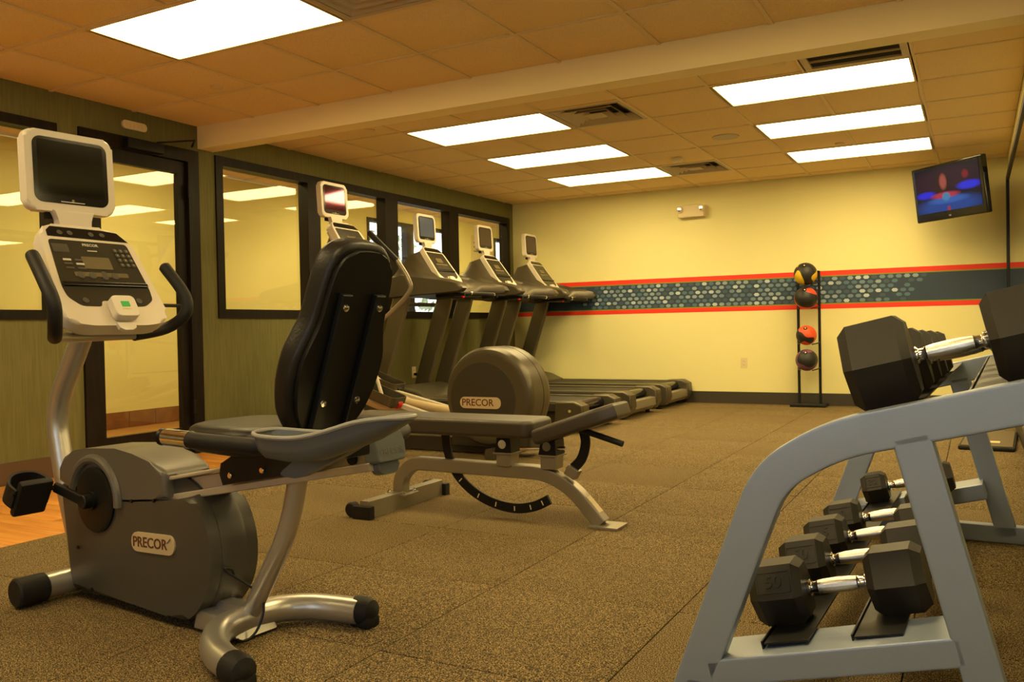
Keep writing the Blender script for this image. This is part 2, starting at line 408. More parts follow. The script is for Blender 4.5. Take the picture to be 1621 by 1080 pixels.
# speaker, sprinklers, smoke detector
tag(MB().lathe([(.095, -.006), (.11, -.003), (.11, .003)], (-1.82, 7.21, H), n=32).done('ceiling_speaker', 'vent'), 'flat round speaker in the ceiling between the light rows', 'speaker')
t = thing('smoke_detector', 'small round detector on the ceiling beside the far diffuser', 'detector', (-2.44, 7.87, H))
MB().lathe([(.055, 0), (.055, -.018), (.05, -.024)], n=24).done('base', 'ivory', t); MB().lathe([(.04, -.024), (.038, -.042), (.0, -.045)], n=24).done('sensor_cap', 'ivory', t)
for x, y, l in ((-4.21, 3.95, 'round sprinkler cover on the ceiling left of the beam'), (-1.02, 5.35, 'round sprinkler cover on the ceiling beside the return grille'),
                (-4.13, 5.41, 'round sprinkler cover on the ceiling above the second window pane'), (-1.03, 8.03, 'round sprinkler cover between the two farthest right lights')):
    tag(MB().lathe([(.04, .004), (.04, -.006), (.036, -.009), (0, -.009)], (x, y, H), n=24).done('sprinkler_cover', 'grid'), l, 'sprinkler', 'ceiling sprinkler covers')

# ------------------------------------------------------------------ interior windows and door of the left wall
XG = XL-.06
def frame_bars(name, y0, y1, z0, z1, fw, mull, d0=XL-.10, d1=XL+.015):
    b = MB(); b.bb(d0, d1, y0, y1, z0, z0+fw).bb(d0, d1, y0, y1, z1-fw, z1).bb(d0, d1, y0, y0+fw, z0+fw, z1-fw).bb(d0, d1, y1-fw, y1, z0+fw, z1-fw)
    o = struct(b.done(name, 'frame')); ys = [y0+fw]
    for a, c in mull:
        MB().bb(d0, d1-.004, a, c, z0+fw, z1-fw).done('mullion', 'frame', o); ys += [a, c]
    ys.append(y1-fw)
    for k in range(0, len(ys), 2): MB().bb(XG-.003, XG+.003, ys[k], ys[k+1], z0+fw, z1-fw).done('pane', 'glass', o)
    return o
frame_bars('window_1', W1[0], W1[1], W1[2], W1[3], .06, [(1.1, 1.22)])
frame_bars('window_2', W2[0], W2[1], W2[2], W2[3], .07, [(5.83, 5.99), (6.955, 7.165), (8.14, 8.33)])
b = MB()
d0, d1 = XL-.13, XL+.02
b.bb(d0, d1, D1[0], D1[0]+.07, 0, D1[3]).bb(d0, d1, D1[1]-.10, D1[1], 0, D1[3]).bb(d0, d1, D1[0]+.07, D1[1]-.10, D1[3]-.09, D1[3])
dr = struct(b.done('door_1', 'frame'))
y0, y1 = D1[0]+.075, D1[1]-.105; dx0, dx1 = XL-.055, XL-.01
MB().bb(dx0, dx1, y0, y0+.09, .01, D1[3]-.095).done('stile', 'frame', dr); MB().bb(dx0, dx1, y1-.07, y1, .01, D1[3]-.095).done('stile', 'frame', dr)
MB().bb(dx0, dx1, y0+.09, y1-.07, D1[3]-.185, D1[3]-.095).done('rail', 'frame', dr); MB().bb(dx0, dx1, y0+.09, y1-.07, .01, .2).done('rail', 'frame', dr)
MB().bb(dx0+.02, dx0+.026, y0+.09, y1-.07, .2, D1[3]-.185).done('pane', 'glass', dr)
b = MB(); b.rtube([(XL+.03, y0+.09, 1.1), (XL+.03, y1-.07, 1.1)], .025, .03, (1, 0, 0)).done('push_bar', 'black', dr)
MB().bb(XL-.01, XL+.05, y0+.06, y0+.09, .95, 1.25, bev=.006).done('door_handle', 'black_gloss', dr)
for z in (.35, 1.1, 1.95): MB().cyl((XL+.03, y1+.002, z-.05), (XL+.03, y1+.002, z+.05), .009, 10).done('hinge', 'black', dr)
b = MB().bb(XL+.02, XL+.075, y0+.25, y0+.55, D1[3]-.085, D1[3]-.015, bev=.008); b.done('door_closer', 'black', dr)
MB().rtube([(XL+.06, y0+.5, D1[3]-.01), (XL+.30, y0+.62, D1[3]+.0), (XL+.05, y1+.02, D1[3]+.02)], .018, .012, (0, 0, 1)).done('closer_arm', 'black', dr)
# small plate over the door
t = thing('wall_alarm', 'small pale rounded alarm plate above the glass door', 'alarm', (XL, 4.07, 2.345))
MB().prism(rrect(.20, .06, .028), (0, 0, 0), (0, 1, 0), (0, 0, 1), .02, .004, d0=0).done('cover', 'ivory', t)
for k in range(5): MB().bb(.02, .022, -.07+.03*k, -.055+.03*k, -.014, .014).done('slot', 'grid', t)

def outlet(label, loc, rz, plug=False):
    t = thing('wall_outlet', label, 'outlet', loc, rz)      # local: faces -Y
    MB().prism(rrect(.072, .116, .006), (0, 0, 0), (1, 0, 0), (0, 0, 1), .006, .0015, d0=0).done('cover_plate', 'ivory', t)
    for s_ in (-1, 1): 
        s = MB().prism(rrect(.034, .028, .008), (0, -.006, s_*.02), (1, 0, 0), (0, 0, 1), .003, d0=0).done('socket', 'ivory', t)
        for q in (-1, 1): MB().box((q*.006, -.0095, s_*.02), (.002, .001, .009)).done('slot', 'black', s)
    if plug:
        MB().box((.004, -.028, -.02), (.03, .04, .028), bev=.006).done('plug', 'black', t)
        MB().tube(crom([(.004, -.045, -.02), (.02, -.06, -.03), (.04, -.05, -.10), (.05, -.04, -.25), (.06, -.06, -.385)], 4), .005, 8).done('cord', 'black', t)
outlet('ivory wall outlet low on the yellow back wall', (-2.27, YB, .45), 0)
outlet('ivory outlet with a black plug on the green wall behind the machines', (XL, 7.40, .45), PI/2, True)

# back wall graphic band
t = thing('wall_border', 'blue wall band with pale hexagon dots and red edges on the yellow wall', 'wall graphic', (0, YB, 0))
xa, xb = XL+.0, XR-.006
MB().bb(xa, xb, -.0015, 0, 1.09, 1.37).done('blue_field', 'stripe_blue', t)
MB().bb(xa, xb, -.002, 0, 1.382, 1.432).done('red_band', 'stripe_red', t); MB().bb(xa, xb, -.002, 0, 1.03, 1.078).done('red_band', 'stripe_red', t)
MB().bb(xa, xb, -.0018, 0, 1.37, 1.382).done('green_line', 'stripe_green', t); MB().bb(xa, xb, -.0018, 0, 1.078, 1.09).done('green_line', 'stripe_green', t)
b = MB(); nc = 0
for row in range(6):
    for col in range(58):
        x = -4.60+.0775*col+(.03875 if row % 2 else 0); z = 1.112+.0472*row
        u = (x+4.4)/4.2
        dens = min(1, max(0, (x+4.45)/.6))*min(1, max(0, (-.35+(row-2.5)*.11-x)/.9+.15))
        if x > -.45 or random.random() > dens*1.25: continue
        p = [(x+.034*math.cos(a)*1, z+.0155*math.sin(a)) for a in [PI/3*i for i in range(6)]]
        p = [(x-.031, z), (x-.017, z-.0175), (x+.017, z-.0175), (x+.031, z), (x+.017, z+.0175), (x-.017, z+.0175)]
        vs = [b.bm.verts.new((q[0], -.0022, q[1])) for q in p]; f = b.bm.faces.new(vs)
        c = random.choices([0, 1, 2, 3, 4], [2.2, 2.2, 3*dens+.3, 5*dens**2, 1.6*dens])[0]; f.material_index = c; nc += 1
o = b.done('hexagon_dots', ['hexdot%d' % i for i in range(5)], t); o['kind'] = 'stuff'

# emergency light
t = thing('emergency_light', 'ivory twin head emergency light high on the yellow back wall', 'emergency light', (-2.82, YB, 2.17))
MB().prism([(-.15, -.065), (.15, -.065), (.165, .06), (.08, .075), (-.08, .075), (-.15, .06)], (0, 0, 0), (1, 0, 0), (0, 0, 1), .09, .012, d0=0).done('housing', 'ivory', t)
for s_ in (-1, 1):
    h = MB().lathe([(.0, -.02), (.03, -.02), (.034, .0), (.034, .02)], (s_*.125, -.10, .025), (0, -1, 0), 20).done('lamp_head', 'ivory', t)
    MB().lathe([(.026, .0), (.02, .006), (0, .008)], (s_*.125, -.12, .025), (0, -1, 0), 16).done('lens', 'chrome', h)

# mirror on the right wall
t = thing('wall_mirror', 'tall frameless mirror covering the right wall behind the dumbbell rack', 'mirror', (XR, 0, 0))
MB().bb(-.008, 0, -1.0, 9.42, .35, 2.2).done('glass', 'mirror', t)
MB().bb(-.02, 0, -1.0, 9.62, 2.2, 2.25).done('edge_strip', 'black', t); MB().bb(-.02, 0, 9.42, 9.62, .33, 2.2).done('edge_strip', 'black', t); MB().bb(-.014, 0, -1.0, 9.42, .33, .35).done('edge_strip', 'black', t)

# ------------------------------------------------------------------ corridor beyond the glass
XC, CH, CY1 = -7.23, 2.6, 14.6
b = MB(); b.bb(XC-.15, XL-TH, YN, CY1, -.06, 0); cf = struct(b.done('floor_corridor', 'corr_tile'))
ops = [(9.36, 11.5, .15, 2.43), (12.85, 13.9, .25, 2.43)]
bx = []; yy = YN
for a, c, z0, z1 in ops: bx += [(XC-.12, XC, yy, a, 0, CH), (XC-.12, XC, a, c, 0, z0), (XC-.12, XC, a, c, z1, CH)]; yy = c
bx.append((XC-.12, XC, yy, CY1, 0, CH))
wallmesh('wall_corridor', bx, 'yellow_wall')
wallmesh('wall_corridor_end', [(XC, XL+2, CY1, CY1+.1, 0, CH), (XC, XL, YN-.1, YN, 0, CH)], 'yellow_wall')
wallmesh('wall_lobby', [(XL-TH, XL, YB+TH, CY1, 0, CH)], 'yellow_wall')
cc = struct(MB().bb(XC-.12, XL+2, YN, CY1, CH+.02, CH+.1).done('ceiling_corridor', 'ceil_tile'))
for k in range(27):
    y = YN+.61*k
    MB().bb(XC, XL-TH, y-.01, y+.01, CH+.004, CH+.02).done('grid_bar', 'grid', cc)
for k in range(4): MB().bb(XC+.3+.61*k-.01, XC+.3+.61*k+.01, YN, CY1, CH+.003, CH+.02).done('grid_bar', 'grid', cc)
for k in range(50):      # skirting of red tiles
    y = 1.0+.305*k
    if y > CY1-.31: break
    if y+.3 > 10.4 and y < 11.6: continue
    MB().box((XC+.006, y+.15, .08), (.012, .297, .155), bev=.002).done('skirting_tile', 'red_tile', cf)
cl0 = None  # glowing panels added out of view to brighten the corridor's yellow wall
for i, (y, l) in enumerate(((2.6, 'first'), (5.4, 'second'), (8.2, 'third'), (11, 'fourth'))):
    if cl0 is None:
        cl0 = thing('added_corridor_panel', 'added unseen panel lighting the corridor beyond the glass, %s from the near end' % l, 'light', (XL-.95, y, CH), 0, 'added corridor light panels')
        MB().bb(-.3, .3, -.6, .6, -.01, .02).done('frame', 'grid', cl0); MB().bb(-.27, .27, -.57, .57, -.014, -.01).done('diffuser', 'corr_fill', cl0)
    else: dup(cl0, (XL-.95, y, CH), 0, 'added unseen panel lighting the corridor beyond the glass, %s from the near end' % l)
for i, (a, c, z0, z1) in enumerate(ops):
    b = MB(); q0, q1 = XC-.09, XC+.01; fw = .05
    b.bb(q0, q1, a, c, z0, z0+fw).bb(q0, q1, a, c, z1-fw, z1).bb(q0, q1, a, a+fw, z0+fw, z1-fw).bb(q0, q1, c-fw, c, z0+fw, z1-fw)
    o = struct(b.done('window_%d' % (i+3), 'frame'))
    MB().bb(q0, q1-.004, a+fw, c-fw, 1.235, 1.29).done('transom', 'frame', o)
    if i == 0: MB().bb(q0, q1-.002, 10.28, 10.45, z0+fw, z1-fw).done('mullion', 'frame', o)
    MB().bb(XC-.05, XC-.044, a+fw, c-fw, z0+fw, z1-fw).done('pane', 'glass', o)
t = thing('wall_sign', 'orange and white notice on the lobby wall seen through the last pane', 'sign', (XC, 12.25, 2.0))
MB().bb(0, .012, -.16, .16, -.42, .42, bev=.003).done('board', 'ivory', t)
MB().prism(circ(.11, 16), (.013, .02, -.2), (0, 1, 0), (0, 0, 1), .002).done('orange_patch', 'stripe_red', t)
for k in range(3): MB().bb(.012, .014, -.1, .1, .15+.07*k, .17+.07*k).done('printed_line', 'letter_grey', t)
# outside: pavement, shrubs
struct(MB().bb(-30, XC-.15, 2, 40, -.12, -.04).done('ground', 'ground'))
def shrub(name, label, x, y, r, h, n):
    t = thing(name, label, 'shrub' if h < 2 else 'tree', (x, y, -.04), 0, 'planting outside the lobby windows')
    MB().tube([(0, 0, 0), (.03, 0, h*.4), (0, .04, h*.75)], .05, 8).done('trunk', 'frame', t)
    b = MB()
    for k in range(n):
        th = random.uniform(0, 2*PI); ph = random.uniform(-1, 1); rr = r*random.uniform(.5, 1)
        p = Vector((math.cos(th)*math.sqrt(1-ph*ph)*rr, math.sin(th)*math.sqrt(1-ph*ph)*rr, h*.62+ph*h*.38))
        d = Vector((random.gauss(0, 1), random.gauss(0, 1), random.gauss(0, 1))).normalized()*.11; e = d.orthogonal().normalized()*.05
        b.bm.faces.new([b.bm.verts.new(p+q) for q in (-d, e, d, -e)])
    o = b.done('foliage', 'leaf', t); o['kind'] = 'stuff'
shrub('broad_tree', 'broad green tree outside the first lobby window', -10.6, 12.6, 1.3, 3.4, 420)
shrub('broad_tree', 'small tree outside the second lobby window', -11.5, 16.0, 1.1, 3.0, 300)

# ------------------------------------------------------------------ shared console of the cardio machines
def PRECOR(parent, org, ax, ay, size, m='letter', sx=1): return text('lettering', 'PRECOR', size, m, parent, org, ax, ay, .0006, size*.012, sx=sx)
def console(root, pt, pb, tvu, tvz0, tvz1, scr='screen', wt=.155, wb=.19, detail=True):
    """pt,pb = (u,z) of top and bottom middle of the face; the user looks towards -u, right hand is +v"""
    T = Vector((pt[0], 0, pt[1])); Bm = Vector((pb[0], 0, pb[1])); d = (T-Bm); L = d.length; ay = d.normalized(); ax = Vector((0, 1, 0)); az = ax.cross(ay)
    o2 = [(-wt+.03, L), (wt-.07, L), (wt-.02, L-.03), (wt+.008, L-.08), (wb-.008, .12), (wb, .05), (wb-.03, .012), (wb-.09, 0), (-wb+.09, 0), (-wb+.03, .012), (-wb, .05), (-wb+.008, .12), (-wt-.008, L-.08), (-wt, L-.03)]
    o2 = rpoly(o2, .02)
    sh = MB().prism(o2, Bm, ax, ay, 0, .012, 3, d0=-.055).done('console', 'shell', root)
    MB().prism([(x*.86, .02+(y)*.95) for x, y in o2], Bm-az*.05, ax, ay, 0, .02, 3, d0=-.035).done('console_back', 'shell_grey', sh)
    P = lambda x, y, z=0: Bm+ax*x+ay*y+az*z
    # glossy top strip and the main dark panel
    MB().prism([(-wt+.02, L-.055), (wt-.005, L-.062), (wt-.035, L-.022), (wt-.09, L-.015), (-wt+.04, L-.012), (-wt+.022, L-.03)], Bm, ax, ay, .0015, d0=-.001).done('top_strip', 'black_gloss', sh)
    kl = lambda y: wt+(wb-wt)*(1-y/L)-.022
    pn = [(-kl(L-.07), L-.068), (-kl(.16), .16), (-kl(.12)+.008, .115), (-kl(.12)+.045, .078), (-.045, .076), (-.04, .10), (.045, .10), (.05, .076), (kl(.12)-.045, .078), (kl(.12)-.008, .105), (kl(.16), .15), (kl(L-.07), L-.072)]
    MB().prism(rpoly(pn, .014), Bm, ax, ay, .0012, d0=-.001).done('panel', 'panel', sh)
    MB().prism(rrect(.10, .052, .004), P(0, L-.165, .002), ax, ay, .0012).done('display', 'lcd', sh)
    MB().prism(rrect(.19, .018, .004), P(0, L-.215, .002), ax, ay, .0012).done('message_display', 'lcd', sh)
    MB().box(P(.0, .165, .006), (.008, .30, .014), Matrix((az, ax, ay)).transposed(), bev=.002).done('reading_rest', 'black_gloss', sh)
    if detail:
        for r in range(4):
            for c in range(3):
                MB().prism(circ(.0085, 12), P(.085+.021*c+.002*r, L-.105-.021*r, .003), ax, ay, .002, .0008, 1).done('key', 'panel_mid', sh)
                text('key_mark', '123456789<0>'[r*3+c], .010, 'print', sh, P(.085+.021*c+.002*r, L-.105-.021*r, .0045), ax, ay, .0003)
        for x in (-.075, -.035, .045): MB().prism(circ(.014, 16), P(x, .205, .003), ax, ay, .002, .0008, 1).done('round_button', 'panel_mid', sh)
        MB().prism(rrect(.02, .036, .009), P(.008, .205, .003), ax, ay, .002, .0008, 1).done('arrow_button', 'panel_mid', sh)
        for s_ in (-1, 1): MB().prism(circ(.011, 16), P(s_*.095, .10, .003), ax, ay, .002, .0008, 1).done('round_button', 'panel_mid', sh)
        for x in (-.09, -.055, .02, .06): MB().prism(circ(.010, 12), P(x, L-.038, .003), ax, ay, .002, .0008, 1).done('round_button', 'panel_mid', sh)
        for k, (x, y, l) in enumerate(((-.09, L-.155, .028), (-.05, L-.155, .028), (-.09, L-.172, .028), (-.05, L-.172, .028), (-.09, L-.19, .028), (-.05, L-.19, .028))):
            MB().prism(rrect(l, .008, .002), P(x-.012, y, .0025), ax, ay, .0008).done('printed_label', 'print' if k % 3 == 0 else 'panel_mid', sh)
        MB().prism(rrect(.055, .035, .002), P(-.108, L-.105, .0018), ax, ay, .0006).done('printed_label', 'panel_mid', sh)
        text('lettering', 'PRECOR', .015, 'print', sh, P(.0, L-.088, .0025), ax, ay, .0003, .0003)
        MB().prism(rrect(.035, .004, .001), P(.0, L-.112, .0018), ax, ay, .0006).done('printed_label', 'print', sh)
        # heart rate / stop pod with its green sticker
        MB().prism(rrect(.085, .085, .018), P(.012, .055, .022), ax, ay, .034, .005).done('pod', 'shell', sh)
        MB().prism(rrect(.03, .022, .002), P(.012, .060, .0395), ax, ay, .001).done('green_sticker', 'green_label', sh)
        MB().prism(rrect(.03, .006, .001), P(.012, .043, .0395), ax, ay, .001).done('printed_label', 'ivory', sh)
        MB().prism([(-.035, .0), (.035, 0), (.03, -.022), (.014, -.032), (-.014, -.032), (-.03, -.022)], P(.012, .008, .0), ax, ay, .016, .003).done('clip', 'shell', sh)
    else:
        MB().prism(rrect(.085, .075, .018), P(.0, .052, .012), ax, ay, .02, .005).done('pod', 'shell', sh)
        MB().prism(rrect(.04, .022, .004), P(.0, .012, .012), ax, ay, .02, .002).done('stop_button', 'red', sh)
        for r in range(2):
            MB().prism(rrect(.2, .006, .002), P(0, .20+r*.02, .002), ax, ay, .001).done('printed_label', 'panel_mid', sh)
    # television
    Ht = tvz1-tvz0; cz = (tvz0+tvz1)/2; tl = math.radians(3)
    tx = Vector((0, 1, 0)); ty = Vector((-math.sin(tl), 0, math.cos(tl))); tz = tx.cross(ty); o = Vector((tvu, 0, cz))
    tv = MB().prism(rrect(.315, Ht, .032, 5), o, tx, ty, .0, .012, 3, d0=-.045).done('tv', 'shell', root)
    MB().prism(rrect(.25, Ht*.78, .02), o-tz*.045, tx, ty, 0, .01, d0=-.02).done('tv_back', 'shell_grey', tv)
    q = rrect(.265, Ht-.052, .03, 5); MB().prism(q, o+ty*.003, tx, ty, .0015, d0=-.002).done('tv_bezel', 'black_gloss', tv)
    MB().prism(rrect(.232, Ht-.092, .004), o+ty*.012, tx, ty, .0022, d0=.001).done('screen', scr, tv)
    MB().prism(rrect(.085, .003, .001), o-ty*(Ht/2-.036), tx, ty, .002, d0=.001).done('tv_strip', 'print', tv)
    MB().prism(circ(.005, 10), o-ty*(Ht/2-.042), tx, ty, .003, d0=.001).done('tv_button', 'chrome', tv)
    MB().prism([(-.075, 0), (.075, 0), (.055, -.03), (.06, -.055), (-.06, -.055), (-.055, -.03)], o-ty*(Ht/2-.004)-tz*.012, tx, ty, .022, .004, d0=-.012).done('tv_neck', 'shell', root)
    MB().box(o-ty*(Ht/2+.0)-tz*.035, (.02, .17, .05), bev=.004).done('tv_bracket', 'black', root)

# ------------------------------------------------------------------ recumbent exercise bike
u = Vector((1.12, -.12)); rz = math.atan2(u.y, u.x)
bk = thing('exercise_bike', 'grey recumbent exercise bike with a tall black seat back and white-framed screen', 'exercise bike', (-2.78, 1.95, 0), rz)
hw = .085
body = [(.0, .40), (.0, .44), (.03, .48), (.10, .505), (.17, .517), (.35, .528), (.46, .522), (.56, .505), (.60, .475), (.60, .385), (.76, .345), (.805, .29), (.82, .22), (.81, .13), (.785, .08), (.74, .035), (.70, .03), (.07, .03), (.05, .06)]
rear = [(.605+.225*math.cos(math.radians(g)), .235+.225*math.sin(math.radians(g))) for g in range(52, -73, -8)]
YV = ((1, 0, 0), (0, 0, 1))
lower = [(.0, .385), (.14, .345), (.28, .352), (.42, .362), (.56, .378), (.64, .388), (.70, .40)]+rear+[(.60, .03), (.07, .03), (.05, .06)]
MB().prism(lower, (0, 0, 0), *YV, 2*hw, .022, 3).done('side_cover', 'charcoal', bk)
upper = [(.0, .392), (.0, .44), (.03, .48), (.10, .505), (.17, .517), (.35, .528), (.45, .517), (.54, .498), (.60, .478), (.612, .462), (.612, .392), (.56, .385), (.42, .369), (.28, .359), (.14, .352)]
MB().prism(upper, (0, 0, 0), *YV, 2*hw+.004, .018, 3).done('top_cover', 'charcoal_light', bk)
# flywheel bulge at the back of the body
MB().lathe([(.19, -.05), (.226, -.045), (.229, -.03), (.229, .03), (.226, .045), (.19, .05)], (.605, 0, .235), (0, 1, 0), 56).done('flywheel_cover', 'charcoal', bk)
for (a, c) in ((.12, .40), (.32, .376), (.44, .387), (.56, .40), (.12, .2), (.2, .07), (.5, .05), (.62, .05)):
    MB().cyl((a, -hw-.002, c-.02), (a, -hw-.006, c-.02), .006, 8).done('screw', 'black', bk)
for s_ in (-1, 1):
    ar = crom([(.235+.135*math.cos(math.radians(g)), s_*(hw+.004), .352+.135*math.sin(math.radians(g))) for g in range(-5, 186, 15)], 2)
    MB().tube(ar, .016, 10).done('crank_arch', 'charcoal_light', bk)
    MB().lathe([(0, .0), (.108, .0), (.108, .012), (.095, .018), (.03, .020), (.03, .03), (0, .032)], (.235, s_*(hw-.004), .352), (0, s_, 0), 36).done('crank_disc', 'black', bk)
    if s_ < 0: A, Bp = Vector((.235, -.125, .352)), Vector((.105, -.15, .392))
    else: A, Bp = Vector((.235, .125, .352)), Vector((.365, .15, .312))
    ca = MB().sweep([A, A*.5+Bp*.5, Bp], rrect(.034, .02, .008, 2), (0, 1, 0)).cyl(A-Vector((0, s_*.02, 0)), A+Vector((0, s_*.012, 0)), .024, 16, .003).done('crank_arm', 'black', bk)
    pc = Bp+Vector((-.005, s_*.075, -.02)); ct_ = Matrix.Rotation(math.radians(-58), 3, 'Y')
    pd = MB().box(pc, (.13, .105, .028), ct_, bev=.008).cyl(Bp, Bp+Vector((0, s_*.14, 0)), .008, 10).done('pedal', 'black_rubber', bk)
    for q in range(4): MB().box(pc+ct_@Vector((-.045+.03*q, 0, .0165)), (.008, .09, .005), ct_).done('pedal_ridge', 'black', pd)
    # moulded toe strap arching over the pedal
    pts = [ct_@Vector((x, y, z))+pc for x, y, z in ((0, -.055, .0), (0, -.062, .04), (0, -.04, .078), (0, 0, .09), (0, .04, .078), (0, .062, .04), (0, .055, .0))]
    MB().sweep(crom(pts, 3), [(-.004, -.035), (.004, -.035), (.004, .035), (-.004, .035)], ct_@Vector((1, 0, 0))).done('toe_strap', 'black_rubber', pd)
pill = MB().prism(rrect(.225, .062, .029), (.55, -hw-.001, .247), (1, 0, .05), (0, 0, 1), .005, .0015, d0=-.004).done('badge', 'pill', bk)
# the lathe bulge stands slightly proud: seat the badge on it
PRECOR(pill, (.537, -hw-.0068, .246), (1, 0, .05), (0, 0, 1), .045, sx=1.07)
MB().tube([(.628, -hw-.007, .258), (.636, -hw-.007, .263), (.644, -hw-.007, .272)], .0015, 6).done('badge_mark', 'letter_grey', pill)
# frame: front stabiliser, spine, post
MB().tube([(.03, -.16, .052), (.03, .16, .052)], .042, 20).done('front_stabiliser', 'silver', bk)
for s_ in (-1, 1): MB().cyl((.03, s_*.155, .052), (.03, s_*.255, .052), .0485, 20, .006).done('end_cap', 'black_rubber', bk)
MB().rtube([(.0, 0, .05), (.90, 0, .05)], .08, .05, (0, 1, 0)).done('base_beam', 'silver', bk)
MB().tube(fil([(.0, 0, .06), (-.11, 0, .36), (-.165, 0, .58), (-.13, 0, .68), (.05, 0, .93), (.08, 0, 1.05)], .12, 5), .036, 18).done('console_post', 'silver', bk)
st = crom([(1.165, -.262, .045), (1.05, -.228, .045), (.955, -.17, .047), (.90, -.10, .05), (.885, 0, .052), (.90, .10, .05), (.955, .17, .047), (1.03, .205, .045), (1.12, .225, .045)], 5)
MB().tube(st, .040, 20).done('rear_stabiliser', 'silver', bk)
for s_ in (-1, 1):
    q = (1.115, .232, .045) if s_ > 0 else (1.16, -.262, .045)
    MB().lathe([(.041, -.02), (.0435, -.012), (.0435, .02), (.036, .042), (.015, .052), (0, .053)], q, (1, s_*.12, 0), 20).box((q[0]+.015, q[1], .018), (.075, .06, .036), bev=.01).done('end_cap', 'black_rubber', bk)
MB().tube(fil([(.885, 0, .05), (1.05, 0, .30), (1.085, 0, .38), (1.115, 0, .49)], .12, 5), .028, 18).done('seat_support', 'silver', bk)
MB().tube(crom([(.80, .02, .14), (.84, -.02, .19), (.86, -.06, .20), (.93, -.02, .15), (.955, .0, .10), (.955, -.03, .03), (.93, -.07, .012), (.80, -.04, .05)], 5), .004, 6).done('power_cord', 'black', bk)
MB().prism([(.72, .01), (.93, .01), (.90, .055), (.74, .075)], (0, 0, 0), *YV, .15, .01).done('tail_cover', 'silver', bk)
# seat rail
rd = Vector((1.50-.52, 0, .575-.39)).normalized(); ru = Vector((-rd.z, 0, rd.x)); ro = Vector((.52, 0, .40))
RP = lambda a, c, v=0: ro+rd*a+ru*c+Vector((0, v, 0))
rail = MB()
for v in (-.045, .045): rail.sweep([RP(0, -.028, v), RP(.93, -.028, v)], rrect(.020, .022, .003, 1), (0, 0, 1))
rail.sweep([RP(0, 0), RP(.93, 0)], rrect(.07, .05, .003, 1), (0, 0, 1)).sweep([RP(0, .032), RP(.93, .032)], rrect(.135, .012, .003, 1), (0, 0, 1)); rail.done('seat_rail', 'rail', bk)
for a in (.14, .86): MB().cyl(RP(a, .0, -.034), RP(a, .0, -.044), .016, 14).done('rail_plug', 'black', bk)
ec = MB().prism(rpoly([(-.052, -.035), (.052, -.035), (.053, .025), (.04, .046), (.0, .052), (-.04, .046), (-.053, .025)], .01), RP(.935, .012), (0, 1, 0), ru, .030, .005, d0=-.02).done('rail_end_cap', 'tray', bk)
MB().prism(rpoly([(-.04, -.03), (.04, -.03), (.04, -.055), (.02, -.066), (-.02, -.066), (-.04, -.055)], .01), RP(.93, .012), (0, 1, 0), ru, .018, .004, d0=-.012).done('rail_end_cap', 'tray', bk)
PRECOR(ec, RP(.935, .004)+rd*.0305, (0, 1, 0), ru, .024, 'letter_grey')
# carriage, seat, seat back
for s_ in (-1, 1):
    cp = MB().prism([(.37, -.014), (.77, -.014), (.80, .0), (.80, .05), (.50, .085), (.375, .05), (.362, .02)], ro+Vector((0, s_*.075, 0)), rd, ru, .014, .004).done('carriage_plate', 'black', bk)
    for a in (.42, .56, .76): MB().cyl(RP(a, .01, s_*.082), RP(a, .01, s_*.092), .009, 12, .002).done('bolt', 'chrome', cp)
MB().box((1.0, 0, .562), (.30, .13, .035), bev=.006).done('seat_pan', 'black', bk)
so = crom([(.78, -.09), (.78, .09), (.83, .15), (.93, .175), (1.08, .175), (1.13, .11), (1.13, -.11), (1.08, -.175), (.93, -.175), (.83, -.15)], 4, True)
def puff(o2, org, a1, a2, depth, steps):
    cx_ = sum(p[0] for p in o2)/len(o2); cy_ = sum(p[1] for p in o2)/len(o2); n = a1.cross(a2); secs = []
    for h, ins in steps:
        q = []
        for x, y in o2:
            d_ = Vector((cx_-x, cy_-y)); k = min(ins, d_.length*.9); d_.normalize(); q.append(org+a1*(x+d_.x*k)+a2*(y+d_.y*k)+n*(h*depth))
        secs.append(q)
    return MB().loft(secs)
PUF = ((0, .02), (.08, .006), (.2, 0), (.65, 0), (.82, .007), (.93, .022), (1, .045))
puff([(q[0], q[1]) for q in so], Vector((0, 0, .56)), Vector((1, 0, 0)), Vector((0, 1, 0)), .078, PUF).done('seat_cushion', 'vinyl', bk, ang=60)
sb0 = Vector((1.205, .008, .60)); bd = Vector((.185, 0, .50)).normalized(); bn = Vector((1, 0, 0))
halfo = [(0, .07), (.02, .10), (.07, .135), (.15, .158), (.23, .160), (.29, .143), (.34, .128), (.42, .122), (.485, .114), (.528, .092), (.55, .045)]
ol = [(v, s) for s, v in halfo]+[(-v, s) for s, v in halfo[::-1]]
ol = [(p.x, p.y) for p in crom([(a, c, 0) for a, c in ol], 3, True)]
bax = Vector((0, 1, 0)); bz = bax.cross(bd)   # bz points to the rear (+u)
puff(ol, sb0, bax, bd, -.08, PUF).done('back_cushion', 'vinyl', bk, ang=60)
MB().prism([(a*.9, .27+(c-.27)*.93) for a, c in ol], sb0, bax, bd, .014, .006, 2, d0=0).done('back_shell', 'black', bk)
for v in (-.062, .062):
    br = MB().prism([(-.018, -.05), (.018, -.05), (.018, .42), (-.018, .42)], sb0+bax*v, bax, bd, .032, .003, 1, d0=.014).done('back_bracket', 'black', bk)
    for s_ in (.12, .385): MB().lathe([(.010, 0), (.009, .004), (0, .006)], sb0+bax*v+bd*s_+bz*.032, bz, 12).done('bolt', 'chrome', br)
    MB().tube([sb0+bax*v+bd*-.03+bz*.02, (1.12, v, .55)], .018, 8).done('bracket_foot', 'black', br)
